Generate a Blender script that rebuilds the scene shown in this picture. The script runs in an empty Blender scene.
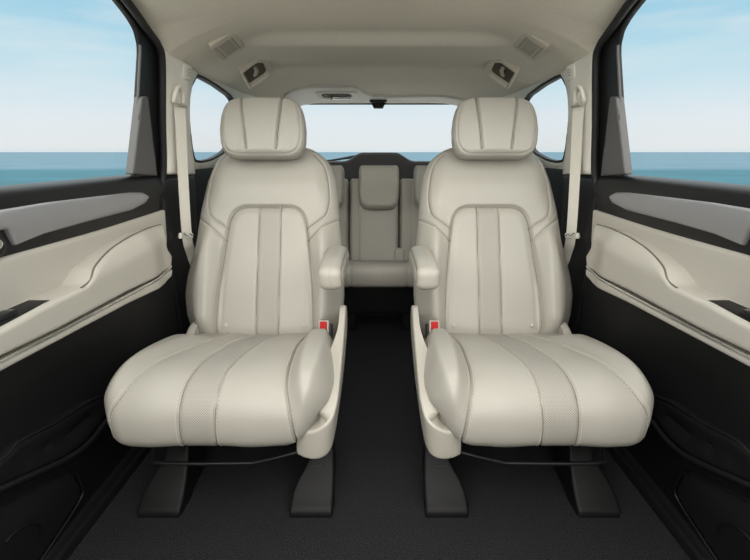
import bpy, bmesh, math, random
import numpy as np
from mathutils import Vector, Matrix
from mathutils.geometry import delaunay_2d_cdt

scene = bpy.context.scene
COL = scene.collection
random.seed(3)

# ------------------------------------------------------------------ camera
F = 430.0
PX0, PY0 = 379.0, 280.0
TH = math.atan(128.0 / F)
CT, ST = math.cos(TH), math.sin(TH)
CAMZ = 0.92
cam_d = bpy.data.cameras.new('camera')
cam = bpy.data.objects.new('camera', cam_d)
COL.objects.link(cam)
cam.location = (0, 0, CAMZ)
cam.rotation_euler = (math.pi / 2 - TH, 0, 0)
cam_d.sensor_width = 36
cam_d.lens = F / 750 * 36
cam_d.shift_x = -4.0 / 750
cam_d.clip_start = 0.02
cam_d.clip_end = 20000
scene.camera = cam


def ray(px, py):
    a = (px - PX0) / F
    b = (PY0 - py) / F
    return a, CT + b * ST, -ST + b * CT


def at_y(px, py, Y):
    d = ray(px, py)
    t = Y / d[1]
    return d[0] * t, Y, CAMZ + d[2] * t


def side(px, py, X):
    """left-hand pixel -> (Y, z) on the side surface |x| = X(Y, z)"""
    d = ray(px, py)
    x = 0.7
    for _ in range(40):
        t = x / -d[0]
        x = X(d[1] * t, CAMZ + d[2] * t)
    t = x / -d[0]
    return d[1] * t, CAMZ + d[2] * t


def sides(pts, X):
    return [side(p[0], p[1], X) for p in pts]


# ------------------------------------------------------------------ materials
def mat(name, col, rough=0.5, metal=0.0, bump=None, spec=0.5, vary=0.0, vscale=6.0, coat=0.0):
    m = bpy.data.materials.new(name)
    m.use_nodes = True
    nt = m.node_tree
    b = nt.nodes['Principled BSDF']
    b.inputs['Base Color'].default_value = (*col, 1)
    b.inputs['Roughness'].default_value = rough
    b.inputs['Metallic'].default_value = metal
    b.inputs['Specular IOR Level'].default_value = spec
    b.inputs['Coat Weight'].default_value = coat
    tc = nt.nodes.new('ShaderNodeTexCoord')
    if vary:
        n = nt.nodes.new('ShaderNodeTexNoise')
        n.inputs['Scale'].default_value = vscale
        n.inputs['Detail'].default_value = 3
        nt.links.new(tc.outputs['Object'], n.inputs['Vector'])
        r = nt.nodes.new('ShaderNodeMapRange')
        r.inputs['From Min'].default_value = 0.3
        r.inputs['From Max'].default_value = 0.7
        r.inputs['To Min'].default_value = 1 - vary
        r.inputs['To Max'].default_value = 1 + vary
        nt.links.new(n.outputs['Fac'], r.inputs['Value'])
        x = nt.nodes.new('ShaderNodeVectorMath')
        x.operation = 'SCALE'
        x.inputs[0].default_value = col
        nt.links.new(r.outputs[0], x.inputs['Scale'])
        nt.links.new(x.outputs[0], b.inputs['Base Color'])
    if bump:
        kind, sc, st, dist = bump
        if kind == 'noise':
            t = nt.nodes.new('ShaderNodeTexNoise')
            t.inputs['Scale'].default_value = sc
            t.inputs['Detail'].default_value = 4
            out = t.outputs['Fac']
        else:
            t = nt.nodes.new('ShaderNodeTexVoronoi')
            t.inputs['Scale'].default_value = sc
            out = t.outputs['Distance']
        nt.links.new(tc.outputs['Object'], t.inputs['Vector'])
        bp = nt.nodes.new('ShaderNodeBump')
        bp.inputs['Strength'].default_value = st
        bp.inputs['Distance'].default_value = dist
        nt.links.new(out, bp.inputs['Height'])
        nt.links.new(bp.outputs[0], b.inputs['Normal'])
    return m


LEATHER_C = (0.345, 0.327, 0.289)
M = {}
M['leather'] = mat('cream_leather', LEATHER_C, 0.42, bump=('voronoi', 420, 0.10, 0.0006), vary=0.02, vscale=5, spec=0.4)
M['pad'] = mat('cream_door_leather', (0.425, 0.40, 0.352), 0.45, bump=('voronoi', 380, 0.10, 0.0006), spec=0.4)
M['cream_plastic'] = mat('cream_plastic', (0.76, 0.73, 0.66), 0.5, bump=('noise', 500, 0.06, 0.0004), spec=0.35)
M['shell'] = mat('cream_shell_plastic', (0.40, 0.377, 0.33), 0.38, bump=('noise', 450, 0.05, 0.0004))
M['liner'] = mat('headliner_fabric', (0.74, 0.69, 0.595), 0.95, bump=('noise', 700, 0.25, 0.0008), vary=0.04, vscale=160, spec=0.1)
M['black'] = mat('black_plastic', (0.007, 0.007, 0.0075), 0.55, bump=('noise', 500, 0.12, 0.0005), spec=0.25)
M['satin'] = mat('satin_black', (0.008, 0.008, 0.009), 0.42, spec=0.35)
M['rubber'] = mat('black_rubber', (0.009, 0.009, 0.010), 0.6)
M['char'] = mat('charcoal_trim', (0.085, 0.083, 0.085), 0.5, bump=('noise', 500, 0.1, 0.0004))
M['carpet'] = mat('black_carpet', (0.028, 0.028, 0.031), 1.0, bump=('noise', 300, 1.0, 0.006), vary=0.8, vscale=330, spec=0.1)
M['inlay'] = mat('brushed_grey', (0.36, 0.36, 0.375), 0.42, metal=0.6, vary=0.05, vscale=3)
M['chrome'] = mat('chrome', (0.8, 0.8, 0.8), 0.12, metal=1)
M['web'] = mat('belt_webbing', (0.68, 0.65, 0.58), 0.7, bump=('noise', 900, 0.2, 0.0005))
M['red'] = mat('red_plastic', (0.45, 0.012, 0.01), 0.5, spec=0.2)
M['thread'] = mat('cream_thread', (0.47, 0.44, 0.38), 0.7)
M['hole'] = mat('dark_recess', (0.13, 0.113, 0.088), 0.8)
M['roofplastic'] = mat('beige_roof_plastic', (0.60, 0.55, 0.465), 0.55)
M['seam'] = mat('seam_shade', (0.14, 0.127, 0.102), 0.8)  # dark colour standing in for the shade in the creases
M['grey'] = mat('grey_plastic', (0.40, 0.365, 0.31), 0.5)


def dotted(name, base, dot, pitch, radius, rough, axes=('X', 'Y'), bumpd=0.0008):
    """staggered round perforations, laid out in the object's UV map (metres)"""
    m = bpy.data.materials.new(name)
    m.use_nodes = True
    nt = m.node_tree
    N, L = nt.nodes, nt.links
    b = N['Principled BSDF']
    uv = N.new('ShaderNodeUVMap')
    mp = N.new('ShaderNodeMapping')
    mp.inputs['Rotation'].default_value = (0, 0, math.pi / 4)
    mp.inputs['Scale'].default_value = (1 / pitch, 1 / pitch, 1)
    L.new(uv.outputs[0], mp.inputs['Vector'])
    fr = N.new('ShaderNodeVectorMath')
    fr.operation = 'FRACTION'
    L.new(mp.outputs[0], fr.inputs[0])
    sb = N.new('ShaderNodeVectorMath')
    sb.operation = 'SUBTRACT'
    sb.inputs[1].default_value = (0.5, 0.5, 0)
    L.new(fr.outputs[0], sb.inputs[0])
    mu = N.new('ShaderNodeVectorMath')
    mu.operation = 'MULTIPLY'
    mu.inputs[1].default_value = (1, 1, 0)
    L.new(sb.outputs[0], mu.inputs[0])
    ln = N.new('ShaderNodeVectorMath')
    ln.operation = 'LENGTH'
    L.new(mu.outputs[0], ln.inputs[0])
    mr = N.new('ShaderNodeMapRange')
    mr.interpolation_type = 'SMOOTHSTEP'
    mr.inputs['From Min'].default_value = radius * 0.75
    mr.inputs['From Max'].default_value = radius * 1.25
    L.new(ln.outputs['Value'], mr.inputs['Value'])
    mx = N.new('ShaderNodeMix')
    mx.data_type = 'RGBA'
    mx.inputs[6].default_value = (*dot, 1)
    mx.inputs[7].default_value = (*base, 1)
    L.new(mr.outputs[0], mx.inputs[0])
    L.new(mx.outputs[2], b.inputs['Base Color'])
    b.inputs['Roughness'].default_value = rough
    bp = N.new('ShaderNodeBump')
    bp.inputs['Strength'].default_value = 0.5
    bp.inputs['Distance'].default_value = bumpd
    L.new(mr.outputs[0], bp.inputs['Height'])
    L.new(bp.outputs[0], b.inputs['Normal'])
    return m


M['perf'] = dotted('perforated_leather', (0.338, 0.32, 0.283), (0.152, 0.141, 0.121), 0.0040, 0.25, 0.5)
M['grille'] = dotted('speaker_mesh', (0.013, 0.013, 0.014), (0.002, 0.002, 0.002), 0.005, 0.3, 0.45)

# clear glass: a thin pane that lets light straight through with a fresnel sheen
gm = bpy.data.materials.new('window_glass')
gm.use_nodes = True
nt = gm.node_tree
nt.nodes.remove(nt.nodes['Principled BSDF'])
out = nt.nodes['Material Output']
tr = nt.nodes.new('ShaderNodeBsdfTransparent')
tr.inputs[0].default_value = (0.965, 0.985, 0.98, 1)
gl = nt.nodes.new('ShaderNodeBsdfGlossy')
gl.inputs['Roughness'].default_value = 0.02
lw = nt.nodes.new('ShaderNodeLayerWeight')
pw = nt.nodes.new('ShaderNodeMath')
pw.operation = 'POWER'
pw.inputs[1].default_value = 4.0
nt.links.new(lw.outputs['Facing'], pw.inputs[0])
fz = nt.nodes.new('ShaderNodeMath')
fz.operation = 'MULTIPLY_ADD'
fz.inputs[1].default_value = 0.12
fz.inputs[2].default_value = 0.006
nt.links.new(pw.outputs[0], fz.inputs[0])
mxs = nt.nodes.new('ShaderNodeMixShader')
nt.links.new(fz.outputs[0], mxs.inputs[0])
nt.links.new(tr.outputs[0], mxs.inputs[1])
nt.links.new(gl.outputs[0], mxs.inputs[2])
nt.links.new(mxs.outputs[0], out.inputs['Surface'])
M['glass'] = gm


# ------------------------------------------------------------------ object helpers
def link(o, parent=None):
    COL.objects.link(o)
    if parent is not None:
        o.parent = parent
    return o


def tag(o, label=None, cat=None, group=None, kind=None):
    if label:
        o['label'] = label
    if cat:
        o['category'] = cat
    if group:
        o['group'] = group
    if kind:
        o['kind'] = kind
    return o


def empty(name, loc=(0, 0, 0)):
    o = bpy.data.objects.new(name, None)
    o.empty_display_size = 0.05
    o.location = loc
    return link(o)


def mesh_obj(name, verts, faces, material, parent=None, smooth=True, angle=40, uvs=None):
    me = bpy.data.meshes.new(name)
    me.from_pydata([tuple(map(float, v)) for v in verts], [], [tuple(int(i) for i in f) for f in faces])
    if uvs is not None:
        l = me.uv_layers.new(name='UVMap')
        vi = np.empty(len(me.loops), dtype=np.int32)
        me.loops.foreach_get('vertex_index', vi)
        l.data.foreach_set('uv', np.asarray(uvs, dtype=np.float32)[vi].ravel())
    bm = bmesh.new()
    bm.from_mesh(me)
    bmesh.ops.recalc_face_normals(bm, faces=bm.faces)
    bm.to_mesh(me)
    bm.free()
    if smooth:
        me.shade_smooth()
        me.set_sharp_from_angle(angle=math.radians(angle))
    me.materials.append(material)
    o = bpy.data.objects.new(name, me)
    if parent is not None:
        p, v = parent, Vector((0, 0, 0))
        while p is not None:
            v += p.location
            p = p.parent
        me.transform(Matrix.Translation(-v))
    return link(o, parent)


def catmull(pts, n=8, closed=False):
    P = [np.array(p, float) for p in pts]
    out = []
    k = len(P)
    rng = range(k) if closed else range(k - 1)
    for i in rng:
        if closed:
            p0, p1, p2, p3 = P[(i - 1) % k], P[i], P[(i + 1) % k], P[(i + 2) % k]
        else:
            p1, p2 = P[i], P[i + 1]
            p0 = P[i - 1] if i > 0 else 2 * p1 - p2
            p3 = P[i + 2] if i + 2 < k else 2 * p2 - p1
        for j in range(n):
            t = j / n
            out.append(0.5 * ((2 * p1) + (-p0 + p2) * t + (2 * p0 - 5 * p1 + 4 * p2 - p3) * t * t + (-p0 + 3 * p1 - 3 * p2 + p3) * t ** 3))
    if not closed:
        out.append(P[-1])
    return [tuple(p) for p in out]


def round_poly(pts, r, n=6):
    """round each corner of a closed polygon by radius-like cut r (scalar or list)"""
    out = []
    k = len(pts)
    for i in range(k):
        p = np.array(pts[i], float)
        a = np.array(pts[i - 1], float) - p
        b = np.array(pts[(i + 1) % k], float) - p
        ri = r[i] if isinstance(r, (list, tuple)) else r
        la, lb = np.linalg.norm(a), np.linalg.norm(b)
        ri = min(ri, la * 0.49, lb * 0.49)
        if ri < 1e-5:
            out.append(tuple(p))
            continue
        s, e = p + a / la * ri, p + b / lb * ri
        for j in range(n + 1):
            t = j / n
            out.append(tuple((1 - t) ** 2 * s + 2 * t * (1 - t) * p + t * t * e))
    return out


def resample(pts, res, closed=True):
    P = np.array(pts, float)
    if closed:
        P = np.vstack([P, P[:1]])
    out = []
    for a, b in zip(P[:-1], P[1:]):
        L = np.linalg.norm(b - a)
        n = max(1, int(math.ceil(L / res)))
        for j in range(n):
            out.append(a + (b - a) * j / n)
    if not closed:
        out.append(P[-1])
    return np.array(out)


def seg_dist(p, poly, closed=True):
    """distance of points p (n,2) to a polyline"""
    P = np.array(poly, float)
    if closed:
        P = np.vstack([P, P[:1]])
    best = np.full(len(p), 1e9)
    for a, b in zip(P[:-1], P[1:]):
        ab = b - a
        L2 = ab @ ab
        if L2 < 1e-14:
            continue
        t = np.clip(((p - a) @ ab) / L2, 0, 1)
        q = p - (a + t[:, None] * ab)
        best = np.minimum(best, (q * q).sum(1))
    return np.sqrt(best)


def inside(p, poly):
    P = np.array(poly, float)
    x, y = p[:, 0], p[:, 1]
    c = np.zeros(len(p), bool)
    j = len(P) - 1
    for i in range(len(P)):
        xi, yi = P[i]
        xj, yj = P[j]
        if yi != yj:
            hit = ((yi > y) != (yj > y)) & (x < (xj - xi) * (y - yi) / (yj - yi) + xi)
            c ^= hit
        j = i
    return c


def sst(a, b, x):
    t = np.clip((x - a) / (b - a), 0, 1)
    return t * t * (3 - 2 * t)


def prof(q, e=2.1):
    q = np.clip(q, 0, 1)
    return (1 - (1 - q) ** e) ** (1 / e)


def grooves(p, seams):
    h = np.zeros(len(p))
    for pl, dep, sig, *c in seams:
        d = seg_dist(p, pl, bool(c and c[0]))
        h -= dep * np.exp(-(d / sig) ** 2)
    return h


# ---- a sheet cut to a 2-D outline (with holes), its front pillowed, closed to a solid
def sheet(name, outline, material, parent, mapf, T=0.01, rim=0.0, rimT=0.0, res=0.03, feat=None, holes=(), angle=40, uv=False):
    ol = resample(outline, res)
    hs = [resample(h, res) for h in holes]
    allp = [ol] + hs
    pts = [p for q in allp for p in q]
    edges = []
    k = 0
    for q in allp:
        edges += [(k + i, k + (i + 1) % len(q)) for i in range(len(q))]
        k += len(q)
    lo, hi = ol.min(0), ol.max(0)
    gx = np.arange(lo[0] + res * 0.5, hi[0], res)
    gy = np.arange(lo[1] + res * 0.5, hi[1], res)
    g = np.array([(a + (res * 0.25 if i % 2 else -res * 0.25), b) for i, b in enumerate(gy) for a in gx]) if len(gx) and len(gy) else np.zeros((0, 2))
    extra = []

    def dist(p):
        d = seg_dist(p, ol)
        for h in hs:
            d = np.minimum(d, seg_dist(p, h))
        return d

    def ok(p):
        m = inside(p, ol)
        for h in hs:
            m &= ~inside(p, h)
        return m
    if rim > 0:
        for fr in (0.06, 0.2, 0.42, 0.7, 1.0):
            off = rim * fr
            for q in allp:
                n = len(q)
                tg = np.roll(q, -1, 0) - np.roll(q, 1, 0)
                nm = np.stack([-tg[:, 1], tg[:, 0]], 1)
                nm /= np.maximum(np.linalg.norm(nm, axis=1), 1e-9)[:, None]
                for sgn in (1, -1):
                    c = q + nm * off * sgn
                    d = dist(c)
                    c = c[ok(c) & (d > off * 0.93)]
                    extra.append(c)
    if len(g):
        d = dist(g)
        g = g[ok(g) & (d > max(res * 0.4, rim * 1.25))]
        extra.append(g)
    for c in extra:
        pts += list(c)
    V, E, Fc, *_ = delaunay_2d_cdt([Vector((float(p[0]), float(p[1]))) for p in pts], edges, [], 0, 1e-6)
    P = np.array([(v.x, v.y) for v in V])
    Fc = [list(f) for f in Fc if len(f) == 3]
    cen = np.array([P[f].mean(0) for f in Fc])
    keep = ok(cen)
    Fc = [f for f, kp in zip(Fc, keep) if kp]
    used = sorted({i for f in Fc for i in f})
    rm = {o: n for n, o in enumerate(used)}
    P = P[used]
    Fc = [[rm[i] for i in f] for f in Fc]
    n = len(P)
    d = dist(P)
    h = np.zeros(n)
    if rim > 0:
        h += rimT * (prof(d / rim) - 1)
    if feat is not None:
        h += feat(P, d)
    front = mapf(P[:, 0], P[:, 1], h)
    back = mapf(P[:, 0], P[:, 1], np.full(n, -T - rimT))
    verts = np.vstack([np.stack(front, 1), np.stack(back, 1)])
    faces = [tuple(f) for f in Fc] + [(f[2] + n, f[1] + n, f[0] + n) for f in Fc]
    cnt = {}
    for f in Fc:
        for a, b in ((f[0], f[1]), (f[1], f[2]), (f[2], f[0])):
            cnt.setdefault((min(a, b), max(a, b)), []).append((a, b))
    for e, l in cnt.items():
        if len(l) == 1:
            a, b = l[0]
            faces.append((b, a, a + n, b + n))
    uvs = np.vstack([P, P]) if uv else None
    return mesh_obj(name, verts, faces, material, parent, angle=angle, uvs=uvs)


# ---- upholstered cushion on a row grid: outline by left / right half width along s
class Pillow:
    def __init__(self, s, wl, wr, T, R, Tb, Rb, mapf, seams=(), feat=None, e=2.1):
        self.s, self.wl, self.wr = np.array(s, float), np.array(wl, float), np.array(wr, float)
        self.T, self.R, self.Tb, self.Rb, self.e = T, R, Tb, Rb, e
        self.mapf, self.seams, self.feat = mapf, list(seams), feat
        ss = self.s
        self.poly = np.array([(-w, t) for w, t in zip(self.wl, ss)] + [(w, t) for w, t in zip(self.wr[::-1], ss[::-1])])

    def W(self, s):
        return np.interp(s, self.s, self.wl), np.interp(s, self.s, self.wr)

    def h(self, p):
        d = seg_dist(p, self.poly)
        v = self.T * prof(d / self.R, self.e)
        m = sst(0.0, self.R * 0.8, d)
        if self.feat is not None:
            v = v + m * self.feat(p[:, 0], p[:, 1])
        if self.seams:
            v = v + sst(0, 0.006, d) * grooves(p, self.seams)
        return v

    def surf(self, p, lift=0.0):
        p = np.array(p, float)
        return np.stack(self.mapf(p[:, 0], p[:, 1], self.h(p) + lift), 1)

    def build(self, name, material, parent, nx=140, ns=170, label=None):
        l = np.linspace(0, 1, ns)
        q = 0.6 * l + 0.4 * (0.5 - 0.5 * np.cos(math.pi * l))
        S = self.s[0] + (self.s[-1] - self.s[0]) * q
        u = np.linspace(-1, 1, nx)
        u = 0.55 * u + 0.45 * np.sin(u * math.pi / 2)
        wl, wr = self.W(S)
        X = np.where(u[None, :] < 0, u[None, :] * wl[:, None], u[None, :] * wr[:, None])
        p = np.stack([X.ravel(), np.repeat(S, nx)], 1)
        bd = np.zeros((ns, nx), bool)
        bd[0] = bd[-1] = True
        bd[:, 0] = bd[:, -1] = True
        bdf = bd.ravel()
        hf = self.h(p)
        hf[bdf] = 0
        d = seg_dist(p, self.poly)
        hb = -self.Tb * prof(d / self.Rb)
        hb[bdf] = 0
        fr = np.stack(self.mapf(p[:, 0], p[:, 1], hf), 1)
        step = 4
        idx = np.arange(ns * nx).reshape(ns, nx)
        faces = [(a, b, c, dd) for a, b, c, dd in zip(idx[:-1, :-1].ravel(), idx[:-1, 1:].ravel(), idx[1:, 1:].ravel(), idx[1:, :-1].ravel())]
        inner = np.where(~bdf)[0]
        bk = np.stack(self.mapf(p[inner, 0], p[inner, 1], hb[inner]), 1)
        mp = idx.ravel().copy()
        mp[inner] = ns * nx + np.arange(len(inner))
        b2 = mp.reshape(ns, nx)
        faces += [(dd, c, b, a) for a, b, c, dd in zip(b2[:-1, :-1].ravel(), b2[:-1, 1:].ravel(), b2[1:, 1:].ravel(), b2[1:, :-1].ravel())]
        o = mesh_obj(name, np.vstack([fr, bk]), faces, material, parent, angle=70)
        return o

    def strip(self, name, xl, xr, s0, s1, material, parent, lift=0.0008, nx=16, ns=120):
        S = np.linspace(s0, s1, ns)
        pts, uv = [], []
        for s in S:
            a, b = xl(s), xr(s)
            for i in range(nx):
                x = a + (b - a) * i / (nx - 1)
                pts.append((x, s))
        pts = np.array(pts)
        top = self.surf(pts, lift)
        bot = self.surf(pts, -0.002)
        n = len(pts)
        idx = np.arange(n).reshape(ns, nx)
        faces = []
        for i in range(ns - 1):
            for j in range(nx - 1):
                a, b, c, d = idx[i, j], idx[i, j + 1], idx[i + 1, j + 1], idx[i + 1, j]
                faces += [(a, b, c, d), (d + n, c + n, b + n, a + n)]
        for i in range(ns - 1):
            for j in (0, nx - 1):
                faces.append((idx[i, j], idx[i + 1, j], idx[i + 1, j] + n, idx[i, j] + n))
        for j in range(nx - 1):
            for i in (0, ns - 1):
                faces.append((idx[i, j], idx[i, j + 1], idx[i, j + 1] + n, idx[i, j] + n))
        return mesh_obj(name, np.vstack([top, bot]), faces, material, parent, angle=60, uvs=np.vstack([pts, pts]))

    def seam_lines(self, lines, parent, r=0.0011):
        """dark tubes along the groove bottoms, crease shade put into their colour"""
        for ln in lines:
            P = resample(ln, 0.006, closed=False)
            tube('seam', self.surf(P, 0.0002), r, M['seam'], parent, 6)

    def stitches(self, name, lines, material, parent, r=0.0009, dash=0.006, gap=0.0032):
        for ln in lines:
            V, Fc = [], []
            P = resample(ln, 0.0015, closed=False)
            L = np.concatenate([[0], np.cumsum(np.linalg.norm(np.diff(P, axis=0), axis=1))])
            t0 = np.arange(0, L[-1] - dash, dash + gap)
            tt = (t0[:, None] + np.array([0, 0.5, 1]) * dash).ravel()
            W = self.surf(np.stack([np.interp(tt, L, P[:, 0]), np.interp(tt, L, P[:, 1])], 1), r * 0.4)
            for k in range(len(t0)):
                tube_into(V, Fc, W[3 * k:3 * k + 3], r, 5)
            mesh_obj(name, V, Fc, material, parent)


def tube_into(V, Fc, pts, r, n=8, cap=True):
    pts = [np.array(p, float) for p in pts]
    rings = []
    up0 = None
    for i, p in enumerate(pts):
        a = pts[max(i - 1, 0)]
        b = pts[min(i + 1, len(pts) - 1)]
        t = b - a
        t /= max(np.linalg.norm(t), 1e-9)
        if up0 is None:
            up0 = np.array((0, 0, 1.0)) if abs(t[2]) < 0.9 else np.array((1.0, 0, 0))
        s = np.cross(t, up0)
        s /= max(np.linalg.norm(s), 1e-9)
        u = np.cross(s, t)
        up0 = u
        rr = r[i] if isinstance(r, (list, tuple)) else r
        base = len(V)
        for k in range(n):
            an = 2 * math.pi * k / n
            V.append(p + rr * (math.cos(an) * s + math.sin(an) * u))
        rings.append(base)
    for a, b in zip(rings[:-1], rings[1:]):
        for k in range(n):
            Fc.append((a + k, a + (k + 1) % n, b + (k + 1) % n, b + k))
    if cap:
        Fc.append(tuple(rings[0] + k for k in range(n))[::-1])
        Fc.append(tuple(rings[-1] + k for k in range(n)))


def tube(name, pts, r, material, parent=None, n=10):
    V, Fc = [], []
    tube_into(V, Fc, pts, r, n)
    return mesh_obj(name, V, Fc, material, parent)


def box(name, lo, hi, material, parent=None, bev=0.004, seg=3, xf=None):
    bm = bmesh.new()
    bmesh.ops.create_cube(bm, size=1)
    for v in bm.verts:
        v.co = Vector([lo[i] + (hi[i] - lo[i]) * (v.co[i] + 0.5) for i in range(3)])
    if bev:
        bmesh.ops.bevel(bm, geom=list(bm.edges), offset=bev, segments=seg, profile=0.5, affect='EDGES')
    if xf is not None:
        bmesh.ops.transform(bm, matrix=xf, verts=bm.verts)
    vs = [v.co.copy() for v in bm.verts]
    bm.verts.index_update()
    fs = [tuple(v.index for v in f.verts) for f in bm.faces]
    bm.free()
    return mesh_obj(name, vs, fs, material, parent)


def loft(name, rings, material, parent=None, angle=40, cap=True, closed=True):
    n = len(rings[0])
    V = [p for r in rings for p in r]
    Fc = []
    for i in range(len(rings) - 1):
        for k in range(n if closed else n - 1):
            a, b = i * n + k, i * n + (k + 1) % n
            Fc.append((a, b, b + n, a + n))
    if cap and closed:
        Fc.append(tuple(range(n))[::-1])
        Fc.append(tuple((len(rings) - 1) * n + k for k in range(n)))
    return mesh_obj(name, V, Fc, material, parent, angle=angle)


def rrect(w, d, r, n=5):
    pts = []
    for cx, cy, a0 in ((w - r, d - r, 0), (-w + r, d - r, 90), (-w + r, -d + r, 180), (w - r, -d + r, 270)):
        for j in range(n + 1):
            a = math.radians(a0 + 90 * j / n)
            pts.append((cx + r * math.cos(a), cy + r * math.sin(a)))
    return pts


def spine(pts, n=10):
    """arc-length curve in (Y, z); returns eval(s) -> Y, z, nY, nz with the normal to its left"""
    P = np.array(catmull(pts, n))
    L = np.concatenate([[0], np.cumsum(np.linalg.norm(np.diff(P, axis=0), axis=1))])
    tg = np.gradient(P, L, axis=0)
    for _ in range(4):
        tg[1:-1] = (tg[:-2] + 2 * tg[1:-1] + tg[2:]) / 4
    tg /= np.linalg.norm(tg, axis=1)[:, None]

    def ev(s):
        y = np.interp(s, L, P[:, 0])
        z = np.interp(s, L, P[:, 1])
        # extrapolate linearly beyond the end
        a = np.interp(s, L, tg[:, 0])
        b = np.interp(s, L, tg[:, 1])
        return y, z, -b, a
    return ev, L[-1]


# ================================================================== captain's seats
def captain_seat(m, label):
    """m = -1 left of the photo, +1 right; local +x points to the aisle"""
    X0 = 0.41 * m
    root = empty('captain_seat', (X0, 1.15, 0))
    tag(root, label, 'seat', 'second row captain seats')

    def wx(x):
        return X0 - m * np.asarray(x, float)

    # ---------------- cushion
    ev, Lc = spine([(0.895, 0.266), (0.85, 0.268), (0.820, 0.298), (0.826, 0.362), (0.866, 0.405), (0.94, 0.419), (1.05, 0.406), (1.2, 0.372), (1.34, 0.326), (1.5, 0.275)])
    TC = 0.048

    def cmap(x, s, h):
        y, z, ny, nz = ev(s)
        k = h - TC
        return wx(x), y + ny * k, z + nz * k
    SR = 0.155   # arc length at the roll top
    s_ = [0.0, 0.012, 0.03, 0.06, 0.10, SR, 0.20, 0.28, 0.38, 0.50, 0.62, 0.70, Lc]
    wl = [0.190, 0.200, 0.203, 0.204, 0.207, 0.215, 0.227, 0.238, 0.246, 0.253, 0.260, 0.262, 0.25]
    wr = [0.212, 0.224, 0.232, 0.240, 0.254, 0.274, 0.290, 0.300, 0.300, 0.292, 0.275, 0.262, 0.25]
    s2 = np.linspace(0, Lc, 160)

    def sm(v):
        q = np.interp(s2, s_, v)
        for _ in range(6):
            q[1:-1] = (q[:-2] + 2 * q[1:-1] + q[2:]) / 4
        return q
    strip_c = lambda s: 0.004 + 0.012 * np.clip(s / Lc, 0, 1)
    strip_w = lambda s: 0.038 + 0.010 * np.clip(s / Lc, 0, 1)
    ss = np.linspace(0.0, Lc - 0.02, 40)
    e1 = [(strip_c(s) - strip_w(s), s) for s in ss]
    e2 = [(strip_c(s) + strip_w(s), s) for s in ss]
    outer = catmull([(-0.186, 0.0), (-0.196, 0.08), (-0.190, 0.15), (-0.165, 0.21), (-0.138, 0.34), (-0.118, 0.5), (-0.112, Lc)], 8)
    inner = catmull([(0.222, 0.0), (0.222, 0.08), (0.212, 0.16), (0.196, 0.24), (0.186, 0.36), (0.176, 0.5), (0.166, Lc)], 8)

    def cfeat(x, s):
        b = np.zeros_like(x)
        inn = np.interp(s, [q[1] for q in inner], [q[0] for q in inner])
        out_ = np.interp(s, [q[1] for q in outer], [q[0] for q in outer])
        rise = sst(0.13, 0.24, s) * (1 - sst(0.56, 0.72, s))
        b += 0.034 * sst(0.0, 0.04, x - inn) * rise
        b += 0.016 * sst(0.0, 0.07, out_ - x) * rise
        # the padded thigh areas either side of the strip swell slightly
        b += 0.004 * np.exp(-((np.abs(x - 0.005) - 0.115) / 0.05) ** 2) * (1 - sst(0.3, 0.6, s))
        b -= 0.006 * np.exp(-(x / 0.12) ** 2) * sst(0.25, 0.5, s)
        return b
    cush = Pillow(s2, sm(wl), sm(wr), TC, 0.050, 0.05, 0.05, cmap,
                  [(e1, 0.0055, 0.0032), (e2, 0.0055, 0.0032), (outer, 0.0065, 0.0038), (inner, 0.0085, 0.0040)], cfeat)
    c = cush.build('cushion', M['leather'], root, 230, 290)
    cush.strip('perforated_strip', lambda s: strip_c(s) - strip_w(s) + 0.003, lambda s: strip_c(s) + strip_w(s) - 0.003, 0.012, Lc - 0.05, M['perf'], c)
    off = lambda ln, dx: [(p[0] + dx, p[1]) for p in ln if 0.01 < p[1] < Lc - 0.06]
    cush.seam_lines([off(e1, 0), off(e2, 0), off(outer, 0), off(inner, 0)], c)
    # bolster piping: a second seam round the outside of both bolsters
    cush.stitches('stitch_row', [off(e1, -0.0055), off(e2, 0.0055), off(outer, 0.0055), off(inner, -0.0055), off(inner, 0.006)], M['thread'], c)

    # ---------------- backrest
    bv, Lb = spine([(1.398, 0.245), (1.416, 0.293), (1.47, 0.43), (1.53, 0.57), (1.59, 0.715), (1.632, 0.815), (1.662, 0.895), (1.684, 0.958)])
    TB = 0.072

    def bmap(x, s, h):
        y, z, ny, nz = bv(s)
        k = h - TB
        return wx(x), y + ny * k, z + nz * k
    # z -> s table
    sv = np.linspace(0, Lb, 300)
    zt = bv(sv)[1]
    S = lambda z: float(np.interp(z, zt, sv))
    zk = [0.245, 0.27, 0.31, 0.36, 0.43, 0.50, 0.57, 0.63, 0.69, 0.74, 0.79, 0.83, 0.865, 0.898, 0.922, 0.940, 0.953, 0.958]
    hw = [0.225, 0.258, 0.275, 0.288, 0.294, 0.290, 0.279, 0.268, 0.260, 0.256, 0.252, 0.246, 0.234, 0.219, 0.197, 0.170, 0.145, 0.12]
    sB = np.linspace(0, Lb, 220)
    W = np.interp(sB, [S(z) for z in zk], hw)
    for _ in range(3):
        W[1:-1] = (W[:-2] + 2 * W[1:-1] + W[2:]) / 4
    # insert panel
    cx = 0.0
    top = S(0.728)
    ins_l = [(-0.176, 0.0), (-0.170, S(0.42)), (-0.158, S(0.55)), (-0.145, S(0.65))]
    arc_l = [(-0.135, S(0.690)), (-0.116, S(0.715)), (-0.085, S(0.727)), (-0.04, top), (0.0, top)]
    left = catmull(ins_l + arc_l, 8)
    right = [(-p[0], p[1]) for p in left][::-1]
    arch = left + right
    panel = arch
    bst = lambda s: 0.008
    bw = 0.0405
    b1 = [(0.008 - bw, s) for s in np.linspace(0.0, top, 20)]
    b2 = [(0.008 + bw, s) for s in np.linspace(0.0, top, 20)]

    def both(ln):
        return [ln, [(-p[0], p[1]) for p in ln]]
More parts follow.
